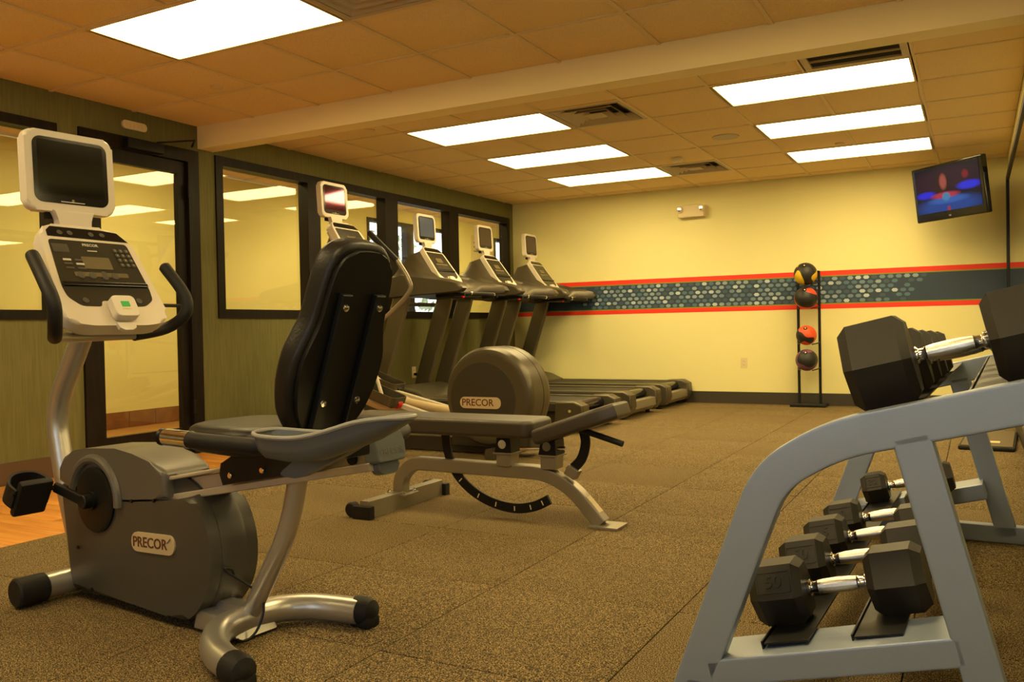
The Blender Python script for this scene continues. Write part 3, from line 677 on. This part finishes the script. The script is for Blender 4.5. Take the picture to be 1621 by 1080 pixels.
# side handles and storage trays
for s_ in (-1, 1):
    v = s_*.26
    hd_ = MB().tube(fil([(.885, v, .615), (1.10, v, .612), (1.26, v, .612), (1.34, s_*.20, .60), (1.36, s_*.08, .585)], .06, 4), .021, 14).done('side_handle', 'black_rubber', bk)
    MB().tube([(.895, v, .6155), (1.0, v, .614)], .0235, 14).done('heart_rate_grip', 'chrome', hd_)
    MB().lathe([(.022, 0), (.024, .01), (.015, .022), (0, .024)], (.886, v, .615), (-1, 0, 0), 14).done('grip_end', 'black', hd_)
    if s_ > 0: continue
    # boat shaped tray: rolled rim, deep belly at the front, thin tail
    secs = []; rimn = []; rimf = []; c = -.235
    for (uu, zt, zb, hv) in ((1.265, .650, .632, .02), (1.275, .648, .60, .045), (1.315, .645, .587, .062), (1.40, .645, .583, .066), (1.47, .652, .590, .064), (1.54, .668, .612, .06), (1.62, .690, .640, .052), (1.685, .70, .668, .04), (1.735, .703, .69, .02)):
        secs.append([(uu, c-hv, zt), (uu, c-hv+.006, (zt+zb)/2), (uu, c-hv*.7, zb+.004), (uu, c, zb), (uu, c+hv*.7, zb+.004), (uu, c+hv-.006, (zt+zb)/2), (uu, c+hv, zt), (uu, c+hv-.008, zt), (uu, c+hv*.62, zb+.012), (uu, c, zb+.010), (uu, c-hv*.62, zb+.012), (uu, c-hv+.008, zt)])
        rimn.append((uu, c-hv, zt)); rimf.append((uu, c+hv, zt))
    tr = MB().loft(secs).done('storage_tray', 'tray', bk, ang=60)
    MB().tube(crom(rimn+rimf[::-1], 4, True), .0055, 8, closed=True).done('tray_rim', 'tray_rim', tr)
    MB().prism(rpoly([(1.27, .535), (1.34, .53), (1.50, .598), (1.60, .65), (1.42, .63), (1.33, .575)], .02), (0, -.19, 0), *YV, .03, .006).done('tray_bracket', 'tray', bk)
    MB().box((1.42, -.13, .605), (.12, .08, .04), bev=.006).done('tray_bracket', 'black', bk)
# front handlebar
hl = [(.148, -.225, 1.15), (.26, -.25, 1.07), (.325, -.255, .99), (.29, -.235, .915), (.22, -.20, .888)]
hr = [(.131, .26, 1.135), (.205, .285, 1.035), (.215, .28, .965), (.165, .235, .915), (.175, .10, .892)]
for q in (hl, hr):
    p = crom(q, 5); MB().tube(p, .0215, 14).lathe([(.0215, -.004), (.021, .008), (.012, .016), (0, .018)], p[0], p[0]-p[1], 14).done('handlebar_grip', 'black_rubber', bk)
MB().tube([(.22, -.20, .888), (.16, -.08, .888), (.15, .04, .89), (.175, .11, .892)], .016, 12).done('handlebar', 'silver', bk)
MB().box((.12, 0, .93), (.07, .09, .09), bev=.015).done('console_mount', 'silver', bk)
console(bk, (.035, 1.275), (.275, .925), -.02, 1.325, 1.605)

# ------------------------------------------------------------------ treadmills
def treadmill(y, label, scr):
    t = thing('treadmill', label, 'treadmill', (-5.05, y, 0), 0, 'treadmills facing the windows')
    MB().prism([(.0, .10), (.02, .26), (.12, .34), (.30, .37), (.48, .33), (.62, .27), (.64, .10), (.3, .06)], (0, 0, 0), *YV, .74, .03, 3).done('motor_hood', 'bronze', t)
    for s_ in (-1, 1):
        MB().sweep([(.52, s_*.345, .215), (2.02, s_*.345, .215)], rrect(.15, .075, .015, 2), (0, 0, 1)).done('side_rail', 'bronze_dark', t)
        MB().box((1.28, s_*.35, .256), (1.46, .105, .008), bev=.002).done('foot_platform', 'bronze', t)
        MB().box((1.2, s_*.33, .12), (1.7, .05, .11), bev=.01).done('deck_frame', 'bronze_dark', t)
        e = MB().prism([(1.93, .10), (1.95, .265), (2.12, .272), (2.195, .235), (2.205, .12), (2.16, .045), (2.02, .04), (1.96, .06)], (0, s_*.37, 0), *YV, .15, .02, 3).done('rear_end_cap', 'bronze', t)
        MB().cyl((2.07, s_*.37, 0), (2.07, s_*.37, .05), .025, 12).done('rear_foot', 'black_rubber', t)
        MB().cyl((2.08, s_*.447, .19), (2.08, s_*.451, .19), .012, 12).done('cap_screw', 'pill', e)
        MB().cyl((.25, s_*.3, 0), (.25, s_*.3, .08), .03, 12).done('front_foot', 'black_rubber', t)
        MB().sweep(fil([(.0, s_*.375, .10), (.07, s_*.375, .36), (.34, s_*.37, 1.14), (.37, s_*.37, 1.25)], .2, 4), rrect(.175, .055, .02, 3), (0, 1, 0)).done('upright', 'blade', t)
    MB().box((1.22, 0, .245), (1.62, .54, .012), bev=.003).done('running_belt', 'belt', t)
    MB().cyl((2.04, -.29, .205), (2.04, .29, .205), .048, 20).done('rear_roller', 'black_gloss', t)
    MB().prism([(2.10, .06), (2.12, .17), (2.185, .165), (2.19, .09), (2.15, .05)], (0, 0, 0), *YV, .60, .01).done('rear_bumper', 'champagne', t)
    MB().box((1.2, 0, .10), (1.5, .5, .06)).done('lift_frame', 'black', t)
    # dashboard: loft across the width
    def A(tip, zt=0): return [(.24, 1.19), (tip-.16, 1.215), (tip-.03, 1.225), (tip, 1.255), (tip-.03, 1.295+zt), (tip-.16, 1.33+zt), (.70, 1.355+zt*1), (.52, 1.38+zt*2), (.38, 1.40+zt*3), (.26, 1.37+zt*3), (.22, 1.28)]
    Bp = [(.24, 1.20), (.55, 1.215), (.66, 1.225), (.70, 1.25), (.69, 1.275), (.66, 1.31), (.58, 1.41), (.50, 1.52), (.42, 1.63), (.30, 1.60), (.23, 1.38)]
    Md = [(.24, 1.195), (.60, 1.215), (.72, 1.225), (.78, 1.25), (.75, 1.30), (.70, 1.34), (.60, 1.40), (.50, 1.49), (.40, 1.56), (.28, 1.52), (.22, 1.34)]
    def sec(v, P): return [(a, v, c) for a, c in P]
    def shr(P, k):
        cx_ = sum(p[0] for p in P)/len(P); cz_ = sum(p[1] for p in P)/len(P); return [(cx_+(p[0]-cx_)*k, cz_+(p[1]-cz_)*k) for p in P]
    half = [(-.45, shr(A(1.04), .93)), (-.435, A(1.06)), (-.36, A(1.06, .01)), (-.32, A(.98, .02)), (-.29, A(.84, .03)), (-.22, Md), (-.17, Bp)]
    MB().loft([sec(v, P) for v, P in half]+[sec(-v, P) for v, P in half[::-1]]).done('dashboard', 'bronze', t, ang=50)
    for s_ in (-1, 1):
        MB().tube([(.80, s_*.34, 1.225), (1.0, s_*.30, 1.20)], .016, 10).done('bar_joint', 'black', t)
    eb = MB().tube(fil([(.82, -.33, 1.20), (1.0, -.28, 1.21), (1.02, 0, 1.215), (1.0, .28, 1.21), (.82, .33, 1.20)], .1, 4), .019, 12).done('cross_bar', 'black_rubber', t)
    for s_ in (-1, 1): MB().tube([(1.005, s_*.10, 1.214), (1.003, s_*.22, 1.212)], .0205, 12).done('heart_rate_grip', 'chrome', eb)
    MB().box((.72, 0, 1.205), (.14, .5, .04), bev=.01).done('dashboard_base', 'black', t)
    MB().lathe([(.02, 0), (.02, .012), (.014, .018), (0, .02)], (.80, -.02, 1.20), (1, 0, 0), 14).done('stop_magnet', 'red', t)
    console(t, (.44, 1.68), (.71, 1.31), .40, 1.725, 2.0, scr, detail=False)
    return t
M['scr_blue'] = mat('scr_blue', (.05, .055, .06), .12, emis=(.35, .42, .42, .12))
M['scr_brown'] = mat('scr_brown', (.02, .01, .005), .12, emis=(.5, .25, .1, .09))
treadmill(6.95, 'nearest of the three treadmills, beside the elliptical machine', 'scr_blue')
treadmill(8.08, 'middle one of the three treadmills', 'scr_brown')
treadmill(9.17, 'farthest treadmill, against the yellow back wall', 'scr_brown')

# ------------------------------------------------------------------ elliptical machine
el = thing('elliptical_machine', 'elliptical trainer with a big round bronze rear drum, between bike and treadmills', 'elliptical trainer', (-4.9, 5.3, 0))
DU, DZ, DR = 1.93, .42, .345
MB().lathe([(DR-.06, -.17), (DR-.02, -.158), (DR-.002, -.13), (DR, -.10), (DR, .10), (DR-.002, .13), (DR-.02, .158), (DR-.06, .17)], (DU, 0, DZ), (0, 1, 0), 56).done('drum', 'bronze', el)
MB().lathe([(DR+.001, -.004), (DR+.001, .004)], (DU, 0.03, DZ), (0, 1, 0), 56).done('drum_seam', 'black', el)
MB().prism([(DU-.33, .06), (DU-.30, .30), (DU-.12, .40), (DU+.15, .40), (DU+.32, .25), (DU+.31, .06)], (0, 0, 0), *YV, .26, .03).done('drum_base', 'bronze_dark', el)
for s_ in (-1, 1):
    dsc = MB().lathe([(0, .172), (.255, .172), (.262, .168), (.262, .15)], (DU-.03, 0, DZ-.02), (0, s_, 0), 48).done('drum_disc', 'bronze_dark', el)
bp_ = MB().prism(rrect(.325, .08, .037), (DU-.045, -.173, .378), (1, 0, 0), (0, 0, 1), .006, .002, d0=0).done('badge', 'pill', el)
PRECOR(bp_, (DU-.065, -.180, .378), (1, 0, 0), (0, 0, 1), .068)
MB().rtube([(.05, 0, .06), (1.9, 0, .06)], .10, .07, (0, 1, 0)).done('base_beam', 'bronze_dark', el)
for x, hw_ in ((.12, .30), (2.0, .26)):
    MB().rtube([(x, -hw_, .035), (x, hw_, .035)], .07, .08, (0, 0, 1), .015).done('cross_foot', 'bronze', el)
    for s_ in (-1, 1): MB().cyl((x, s_*hw_*.9, 0), (x, s_*hw_*.9, .02), .025, 12).done('levelling_foot', 'black_rubber', el)
MB().prism([(.0, .06), (.05, .35), (.20, .50), (.42, .45), (.62, .30), (.75, .08)], (0, 0, 0), *YV, .30, .03).done('front_cover', 'bronze', el)
MB().sweep(fil([(.22, 0, .40), (.30, 0, 1.0), (.46, 0, 1.55), (.52, 0, 1.66)], .2, 4), rrect(.09, .08, .03, 3), (0, 1, 0)).done('console_post', 'blade', el)
for s_ in (-1, 1):
    v = s_*.17
    MB().tube([(.45, v, .52), (1.05, v, .33), (1.62, v, .24)], .035, 14).done('ramp_rail', 'pill', el)
    du = 0 if s_ < 0 else -.36
    ph = .0 if s_ < 0 else .06
    pa = MB().rtube([(1.0+du, s_*.21, .40+ph), (1.25+du, s_*.21, .345+ph), (1.80, s_*.20, .20)], .035, .05, (0, 1, 0)).done('pedal_arm', 'shell_grey', el)
    MB().cyl((1.24+du, s_*.22, .36+ph), (1.24+du, s_*.27, .36+ph), .032, 18, .004).done('roller_wheel', 'red' if s_ < 0 else 'black', pa)
    MB().cyl((1.24+du, s_*.27, .36+ph), (1.24+du, s_*.275, .36+ph), .018, 14).done('wheel_hub', 'shell', pa)
    # foot pedal, an open tray
    c0 = Vector((1.07+du, s_*.25, .405+ph)); R_ = Matrix.Rotation(math.radians(19), 3, 'Y')
    ptr = MB()
    ptr.box(c0, (.37, .17, .02), R_, bev=.004)
    pd = ptr.done('foot_pedal', 'bronze_dark', el)
    rim = [c0+R_@Vector((a, b_, .055)) for a, b_ in rrect(.38, .18, .04, 4)]
    MB().sweep(rim, [(-.004, -.055), (.004, -.055), (.004, .012), (-.004, .012)], (R_@Vector((0, 0, 1))), closed=True).done('pedal_rim', 'bronze', pd)
    # moving handlebar
    q0 = Vector((0, 0, 0)) if s_ < 0 else Vector((-.70, 0, 0))
    vv = s_*.26
    up_ = crom([Vector(p)+q0 for p in ((1.27, vv, 1.39), (1.36, vv, 1.26), (1.37, vv, 1.16), (1.18, vv, 1.0), (1.0, vv, .90), (.99, vv, .85))], 5)
    mh = MB().tube(up_, .016, 12).done('moving_handlebar', 'champagne', el)
    MB().tube([Vector((1.03, vv, 1.60))+q0, Vector((1.27, vv, 1.385))+q0], .022, 12).lathe([(.022, 0), (.015, .01), (0, .012)], Vector((1.03, vv, 1.60))+q0, (-1, 0, .9), 12).done('handle_grip', 'black_rubber', mh)
    MB().box(Vector((1.0, vv, .79))+q0, (.035, .04, .15), bev=.01).done('pivot_bracket', 'champagne', mh)
    MB().tube([Vector((1.0, vv, .74))+q0, Vector((1.10+du, s_*.245, .42+ph))], .013, 10).done('link_arm', 'shell', mh)
    MB().tube(fil([(.40, s_*.05, 1.20), (.62, s_*.16, 1.26), (.82, s_*.20, 1.33), (.84, s_*.20, 1.42)], .06, 4), .017, 12).done('fixed_handle', 'champagne', el)
    MB().tube([Vector((1.0, vv, .85))+q0, Vector((.35, s_*.10, .80))], .014, 10).done('pivot_arm', 'champagne', el)
console(el, (.57, 1.735), (.82, 1.38), .50, 1.775, 2.05, 'scr_pink_reflection', detail=False)

# ------------------------------------------------------------------ weight bench
bn_ = thing('weight_bench', 'adjustable weight bench with brown pads and silver frame, behind the bike', 'bench', (-2.56, 3.55, 0))
MB().rtube([(0, -.30, .033), (0, .34, .033)], .055, .10, (0, 0, 1), .006).done('cross_foot', 'champagne', bn_)
for s_, c in ((-1, -.31), (1, .35)):
    MB().box((0, c-.0 if s_ < 0 else c, .031), (.105, .04, .062), bev=.004).done('end_cap', 'black_rubber', bn_)
MB().cyl((-.065, -.325, .04), (-.065, -.285, .04), .036, 20, .006).done('transport_wheel', 'black_rubber', bn_)
MB().cyl((-.065, .32, .04), (-.065, .36, .04), .036, 20, .006).done('transport_wheel', 'black_rubber', bn_)
MB().rtube(fil([(.0, 0, .062), (-.0, 0, .15), (.08, 0, .228), (.82, 0, .222), (.95, 0, .16), (1.09, 0, .012)], .11, 6), .065, .065, (0, 1, 0), .01).done('main_frame', 'champagne', bn_)
pl = MB().box((.0, .0, .068), (.13, .12, .01), bev=.002).done('mount_plate', 'champagne', bn_)
for a in (-.045, .045):
    for c in (-.045, .045): MB().lathe([(.011, 0), (.011, .01), (.005, .012), (.005, .018), (0, .018)], (a, c, .073), n=8).done('bolt', 'chrome', pl)
MB().box((1.115, 0, .006), (.14, .13, .012), bev=.002).done('foot_plate', 'champagne', bn_)
lg = Vector((.14, 0, -.148)).normalized(); ln = Vector((lg.z, 0, -lg.x)); ln = -ln if ln.z < 0 else ln
MB().prism([(-.022, -.045), (.022, -.045), (.022, .045), (-.022, .045)], Vector((1.03, 0, .075))+ln*.033, (0, 1, 0), -lg, .001, d0=-.0005).done('label_plate', 'ivory', bn_)
def pad(name, pts, half, zoff): pass
MB().prism(rrect(1.10, .27, .05, 4), (.25, 0, .43), (1, 0, 0), (0, 1, 0), .082, .02, 3).done('back_pad', 'vinyl_brown', bn_)
a1 = Vector((.37, 0, .125)).normalized()
MB().prism([(-.20, -.135), (.12, -.135), (.20, -.085), (.20, .085), (.12, .135), (-.20, .135)], (1.005, 0, .462), a1, (0, 1, 0), .072, .018, 3).done('seat_pad', 'vinyl_brown', bn_)
for uu in (.615, .845):
    MB().box((uu, 0, .275), (.075, .09, .06), bev=.004).done('bracket_post', 'champagne', bn_)
    MB().box((uu, 0, .307), (.10, .11, .008), bev=.002).done('bracket_plate', 'champagne', bn_)
    br = MB().prism([(-.045, 0), (.045, 0), (.04, .07), (-.03, .075)], (uu, 0, .31), (1, 0, 0), (0, 0, 1), .10, .004).done('hinge_bracket', 'black', bn_)
    MB().lathe([(.0, .002), (.021, .002), (.021, -.006), (.024, -.008), (.024, -.01)], (uu, -.052, .35), (0, -1, 0), 20).done('pivot_cap', 'chrome', br)
arc = crom([(.27, 0, .40), (.28, 0, .30), (.33, 0, .19), (.42, 0, .11), (.53, 0, .062), (.65, 0, .045), (.75, 0, .062), (.83, 0, .10)], 6)
la = MB().sweep(arc, rrect(.046, .014, .003, 1), (0, 1, 0)).done('angle_ladder', 'black', bn_)
for k in (14, 20, 25, 30, 35, 39):
    p = arc[k]; d_ = (arc[min(k+1, len(arc)-1)]-arc[k-1]).normalized(); MB().box(p, (.005, .017, .022), Matrix((d_, Vector((0, 1, 0)), d_.cross(Vector((0, 1, 0))))).transposed()).done('slot', 'ivory', la)
MB().sweep(crom([(1.0, 0, .44), (1.015, 0, .37), (.99, 0, .29), (.93, 0, .235)], 5), rrect(.045, .014, .003, 1), (0, 1, 0)).done('seat_ladder', 'black', bn_)
MB().tube([(.92, -.02, .44), (1.02, -.02, .425), (1.20, -.02, .375)], .014, 12).done('carry_handle', 'black_rubber', bn_)
MB().box((.95, 0, .235), (.06, .05, .05), Matrix.Rotation(math.radians(30), 3, 'Y'), bev=.006).done('latch', 'champagne', bn_)
MB().tube([(.70, -.03, .33), (.93, -.03, .345)], .009, 10).done('pull_pin', 'chrome', bn_)

# ------------------------------------------------------------------ dumbbell rack
RA = math.atan2(-.06, 2.0)    # slightly turned from the wall
rk = thing('dumbbell_rack', 'grey two tier dumbbell rack with curved end frames beside the mirror', 'rack', (0, 1.955, 0), RA)
def end_frame(y, dx=0):
    fr = MB()
    up_ = fil([(-.60, y, .02), (-.456, y, .42), (-.405, y, .552), (-.27, y, .639), (.235, y, .765)], .14, 7)
    fr.rtube(up_, .086, .05, (0, 1, 0), .007)
    f = fr.done('end_frame', 'silver_rack', rk)
    MB().rtube([(-.118, y, .65), (.045, y, .03)], .076, .05, (0, 1, 0), .007).done('rear_leg', 'silver_rack', rk)
    MB().rtube([(-.545, y+dx, .085), (-.03, y+dx, .222)], .062, .17, (0, 1, 0), .007).done('shelf_arm', 'silver_rack', rk)
    MB().rtube([(-.60, y, .035), (.24, y, .035)], .07, .05, (0, 1, 0), .007).done('base_foot', 'silver_rack', rk)
    MB().lathe([(.014, 0), (.014, .008), (.008, .012), (0, .013)], (-.415, y+.06, .455), (1, 0, -.3), 6).box((-.43, y+.045, .45), (.02, .05, .05), bev=.003).done('bolt', 'chrome', rk)
end_frame(0, .06); end_frame(1.975, -.06)
tl = math.radians(13.5); sd = Vector((math.cos(tl), 0, math.sin(tl))); sn = Vector((-math.sin(tl), 0, math.cos(tl)))
def shelf(o, nm):
    for a in (0, .20):
        c = Vector(o)+sd*a
        q = MB().sweep([c+Vector((0, .02, 0)), c+Vector((0, 1.955, 0))], [(-.05, -.004), (.05, -.004), (.05, .0), (-.05, .0)], sn)
        q.sweep([c+sd*-.05+Vector((0, .02, -.018)), c+sd*-.05+Vector((0, 1.955, -.018))], [(-.002, -.022), (.002, -.022), (.002, .022), (-.002, .022)], sn)
        q.done('shelf_rail', 'black', rk)
shelf((-.385, 0, .172), 'low'); shelf((-.155, 0, .705), 'up')

def dumbbell(c, L, R, label, group, hl_=.13, num=None):
    """hex dumbbell, handle along the tilted shelf; c = centre"""
    t = thing('dumbbell', label, 'dumbbell', c, 0, group)
    Wd = Vector((0, 1, 0)); hd_ = (L-hl_)/2*1.0
    for s_ in (-1, 1):
        hexo = [(R*math.cos(math.radians(60*k)), R*math.sin(math.radians(60*k))) for k in range(6)]
        b = MB(); i0 = L/2-hd_; secs = []
        for dist, k in ((i0, .80), (i0+.018, 1.0), (L/2-.022, 1.0), (L/2, .80)):
            secs.append([sd*(s_*dist)+Wd*(x*k)+sn*(y*k) for x, y in hexo])
        h = b.loft(secs).done('head', 'hex', t, ang=20)
        if s_ < 0 and num:
            fr_ = MB()
            a_ = math.radians(120); fn = (Wd*-math.sin(math.radians(60))*1+sn*.5).normalized()
            up2 = fn.cross(sd).normalized(); up2 = -up2 if up2.z < 0 else up2
            fo = -sd*(L/2-hd_/2)+fn*(R*.866+.0008)
            for w_, h__, cc_ in ((hd_*.62, .003, R*.30), (hd_*.62, .003, -R*.30)): fr_.prism([(-w_/2, -h__/2), (w_/2, -h__/2), (w_/2, h__/2), (-w_/2, h__/2)], fo+up2*cc_, sd, up2, .002)
            for cc_ in (-hd_*.31, hd_*.31): fr_.prism([(-.0015, -R*.3), (.0015, -R*.3), (.0015, R*.3), (-.0015, R*.3)], fo+sd*cc_, sd, up2, .002)
            fr_.done('raised_border', 'hex', h)
            if num: text('number', num, R*.5, 'hex', h, fo, sd, up2, .0015, .0005)
    g = hl_/2+.012
    for s_ in (-1, 1): MB().lathe([(.0155, -g), (.0195, -g+.008), (.0195, -g+.02), (.0135, -g+.024), (.0135, -g+.034), (.0165, -g+.04)], (0, 0, 0), sd*s_, 18).done('collar', 'chrome', t)
    MB().lathe([(.0155, -g+.04), (.0175, -g*.35), (.0185, 0), (.0175, g*.35), (.0155, g-.04)], (0, 0, 0), sd, 20).done('handle', 'knurl', t)
    return t
LOWG, UPG = 'dumbbells on the lower tier', 'dumbbells on the upper tier'
lowb = Vector((-.283, 0, .196))
for y, L, R, lab, num in ((2.16, .395, .083, 'nearest black hex dumbbell on the lower tier', '50'), (2.455, .385, .079, 'second black hex dumbbell from the near end of the lower tier', '50'),
        (2.75, .375, .076, 'third black hex dumbbell from the near end of the lower tier', '45'), (3.04, .365, .073, 'fourth black hex dumbbell of the lower tier, before the gap', '40'),
        (3.72, .33, .066, 'far black hex dumbbell alone beyond the gap on the lower tier', '30')):
    c = lowb+sn*(R*.866); dumbbell((c.x+(y-1.955)*.03, y, c.z), L, R, lab, LOWG, .145, num)
upb = Vector((-.03, 0, .735))
for y, L, R, lab in ((2.10, .43, .112, 'largest black hex dumbbell, nearest on the upper tier'), (2.42, .36, .094, 'second black hex dumbbell on the upper tier, just behind the largest'),
        (2.70, .345, .089, 'third black hex dumbbell from the near end of the upper tier'), (2.98, .335, .086, 'fourth black hex dumbbell from the near end of the upper tier'),
        (3.26, .32, .082, 'fifth black hex dumbbell of the upper tier, farthest from the camera')):
    c = upb+sn*(R*.866); dumbbell((c.x+(y-1.955)*.03, y, c.z), L, R, lab, UPG, .15)

# ------------------------------------------------------------------ medicine ball rack and balls
t = thing('ball_rack', 'slim black medicine ball stand against the back wall', 'rack', (-1.555, 9.5, 0))
MB().box((-.0, 0, .015), (.36, .24, .03), bev=.006).done('base', 'black', t)
for s_ in (-1, 1):
    MB().rtube([(s_*.107, .04, .03), (s_*.107, .04, 1.43)], .026, .026, (0, 1, 0), .004).done('post', 'black', t)
    for a in (-.04, .04): MB().lathe([(.008, 0), (.008, .006), (0, .007)], (s_*.107+a, -.03, .03), n=8).done('bolt', 'chrome', t)
    for z in (1.29, 1.035, .66, .39): MB().tube(crom([(s_*.107, .03, z+.02), (s_*.10, -.06, z+.01), (s_*.06, -.16, z)], 4), .006, 8).done('cradle_arm', 'black', t)
MB().rtube([(-.107, .04, 1.42), (.107, .04, 1.42)], .026, .026, (0, 1, 0), .004).done('top_bar', 'black', t)
def ballmat(name, c, seed, th):
    m = mat(name, (.016, .015, .014), .5); nt = m.node_tree; b_ = nt.nodes['Principled BSDF']
    tc = nt.nodes.new('ShaderNodeTexCoord'); mp = nt.nodes.new('ShaderNodeMapping'); mp.inputs['Location'].default_value = (seed, seed*1.7, seed*.6)
    n = nt.nodes.new('ShaderNodeTexNoise'); n.inputs['Scale'].default_value = 6.5; n.inputs['Detail'].default_value = 0
    r = nt.nodes.new('ShaderNodeValToRGB'); r.color_ramp.interpolation = 'CONSTANT'; r.color_ramp.elements[1].position = th; r.color_ramp.elements[0].color = (.016, .015, .014, 1); r.color_ramp.elements[1].color = (*c, 1)
    nt.links.new(tc.outputs['Object'], mp.inputs[0]); nt.links.new(mp.outputs[0], n.inputs[0]); nt.links.new(n.outputs[0], r.inputs[0]); nt.links.new(r.outputs[0], b_.inputs['Base Color']); return m
for z, r, col, sd_, th, l in ((1.395, .118, (.75, .48, .02), 1.3, .52, 'black and yellow medicine ball at the top of the stand'), (1.145, .116, (.75, .06, .02), 4.1, .52, 'black and red medicine ball, second from the top'),
        (.755, .103, (.80, .085, .02), 2.2, .47, 'orange-red and black medicine ball, third from the top'), (.495, .113, (.20, .07, .13), 7.7, .50, 'purple and black medicine ball at the bottom of the stand')):
    q = thing('medicine_ball', l, 'ball', (-1.56, 9.40, z), 0, 'medicine balls on the stand')
    b = MB(); bmesh.ops.create_icosphere(b.bm, subdivisions=4, radius=r); b.done('shell', ballmat('ball_'+str(int(z*100)), col, sd_, th), q, ang=180)
    MB().lathe([(.02, 0), (.018, .004), (0, .005)], Vector((.03, -.7, .7)).normalized()*(r-.001), (.03, -.7, .7), 14).done('valve_badge', 'black', q)
    MB().lathe([(.010, 0), (0, .003)], Vector((.03, -.7, .7)).normalized()*(r+.003), (.03, -.7, .7), 12).done('badge_dot', 'ivory', q)

# ------------------------------------------------------------------ wall television
def tvmat():
    m = bpy.data.materials.new('tv_picture'); m.use_nodes = True; nt = m.node_tree; b_ = nt.nodes['Principled BSDF']
    b_.inputs['Base Color'].default_value = (.01, .01, .012, 1); b_.inputs['Roughness'].default_value = .3; b_.inputs['Specular IOR Level'].default_value = .1
    tc = nt.nodes.new('ShaderNodeTexCoord'); sp = nt.nodes.new('ShaderNodeSeparateXYZ'); nt.links.new(tc.outputs['Object'], sp.inputs[0])
    def blob(cx_, cz_, rx, rz_, col, prev):
        def mth(op, a, b2):
            n = nt.nodes.new('ShaderNodeMath'); n.operation = op
            for i_, q in enumerate((a, b2)):
                if q is None: continue
                if isinstance(q, (int, float)): n.inputs[i_].default_value = q
                else: nt.links.new(q, n.inputs[i_])
            return n.outputs[0]
        dx = mth('DIVIDE', mth('SUBTRACT', sp.outputs[0], cx_), rx); dz = mth('DIVIDE', mth('SUBTRACT', sp.outputs[2], cz_), rz_)
        d = mth('ADD', mth('MULTIPLY', dx, dx), mth('MULTIPLY', dz, dz))
        mr = nt.nodes.new('ShaderNodeMapRange'); nt.links.new(d, mr.inputs[0]); mr.inputs[1].default_value = .35; mr.inputs[2].default_value = 1.3; mr.inputs[3].default_value = 1; mr.inputs[4].default_value = 0
        mx = nt.nodes.new('ShaderNodeMix'); mx.data_type = 'RGBA'; nt.links.new(mr.outputs[0], mx.inputs[0])
        if isinstance(prev, tuple): mx.inputs[6].default_value = (*prev, 1)
        else: nt.links.new(prev, mx.inputs[6])
        mx.inputs[7].default_value = (*col, 1); return mx.outputs[2]
    c = blob(-.05, .1, .5, .12, (.022, .003, .022), (.003, .002, .014))
    c = blob(.0, -.14, .42, .10, (.010, .06, .30), c); c = blob(-.26, -.01, .12, .035, (.015, .02, .75), c); c = blob(.25, .02, .14, .04, (.02, .03, .75), c)
    c = blob(-.05, .06, .09, .13, (.02, .004, .006), c); c = blob(0, -.08, .24, .035, (.03, .12, .45), c)
    c = blob(-.03, -.035, .17, .03, (.50, .03, .07), c); c = blob(-.04, .09, .045, .075, (.40, .08, .06), c); c = blob(-.02, -.05, .05, .04, (.06, .25, .45), c)
    c = blob(.22, .12, .04, .04, (.22, .01, .02), c); c = blob(.0, -.165, .02, .03, (.4, .03, .05), c)
    nt.links.new(c, b_.inputs['Emission Color']); b_.inputs['Emission Strength'].default_value = .75
    return m
tv = bpy.data.objects.new('television', None); C.objects.link(tv); tag(tv, 'black wall television showing a blurred blue and red broadcast', 'television')
yw, pt_ = -.78, .134
Rt = Vector((math.cos(yw), math.sin(yw), 0)); Nn = Vector((math.sin(yw)*math.cos(pt_), -math.cos(yw)*math.cos(pt_), -math.sin(pt_))); Up = Nn.cross(Rt); Up = -Up if Up.z < 0 else Up
tv.matrix_world = Matrix(((Rt.x, -Nn.x, Up.x, -.215), (Rt.y, -Nn.y, Up.y, 8.9), (Rt.z, -Nn.z, Up.z, 2.075), (0, 0, 0, 1)))
MB().box((0, .03, 0), (.83, .06, .515), bev=.012).done('casing', 'black_gloss', tv)
MB().box((0, .075, 0), (.55, .05, .32), bev=.01).done('back_cover', 'black', tv)
MB().box((0, -.001, .025), (.75, .004, .41)).done('screen', tvmat(), tv)
text('lettering', 'LG', .02, 'print', tv, (0, -.002, -.225), (1, 0, 0), (0, 0, 1))
MB().box((.0, .17, .0), (.05, .16, .05), bev=.005).tube([(0, .24, 0), (-.2, .36, .02), (-.48, .585, .03)], .018, 10).done('wall_arm', 'black', tv)

# exercise mat lying by the mirror
t = thing('exercise_mat', 'brown exercise mat with a black edge on the floor below the mirror', 'mat', (.08, 7.1, 0), math.radians(-3))
MB().box((0, 0, .014), (.34, .98, .028), bev=.01).done('edge', 'black_rubber', t)
MB().box((0, .0, .03), (.31, .94, .006), bev=.002).done('top_sheet', 'mat_brown', t)
MB().box((.03, -.25, .034), (.09, .10, .001)).done('label_patch', 'ivory', t)
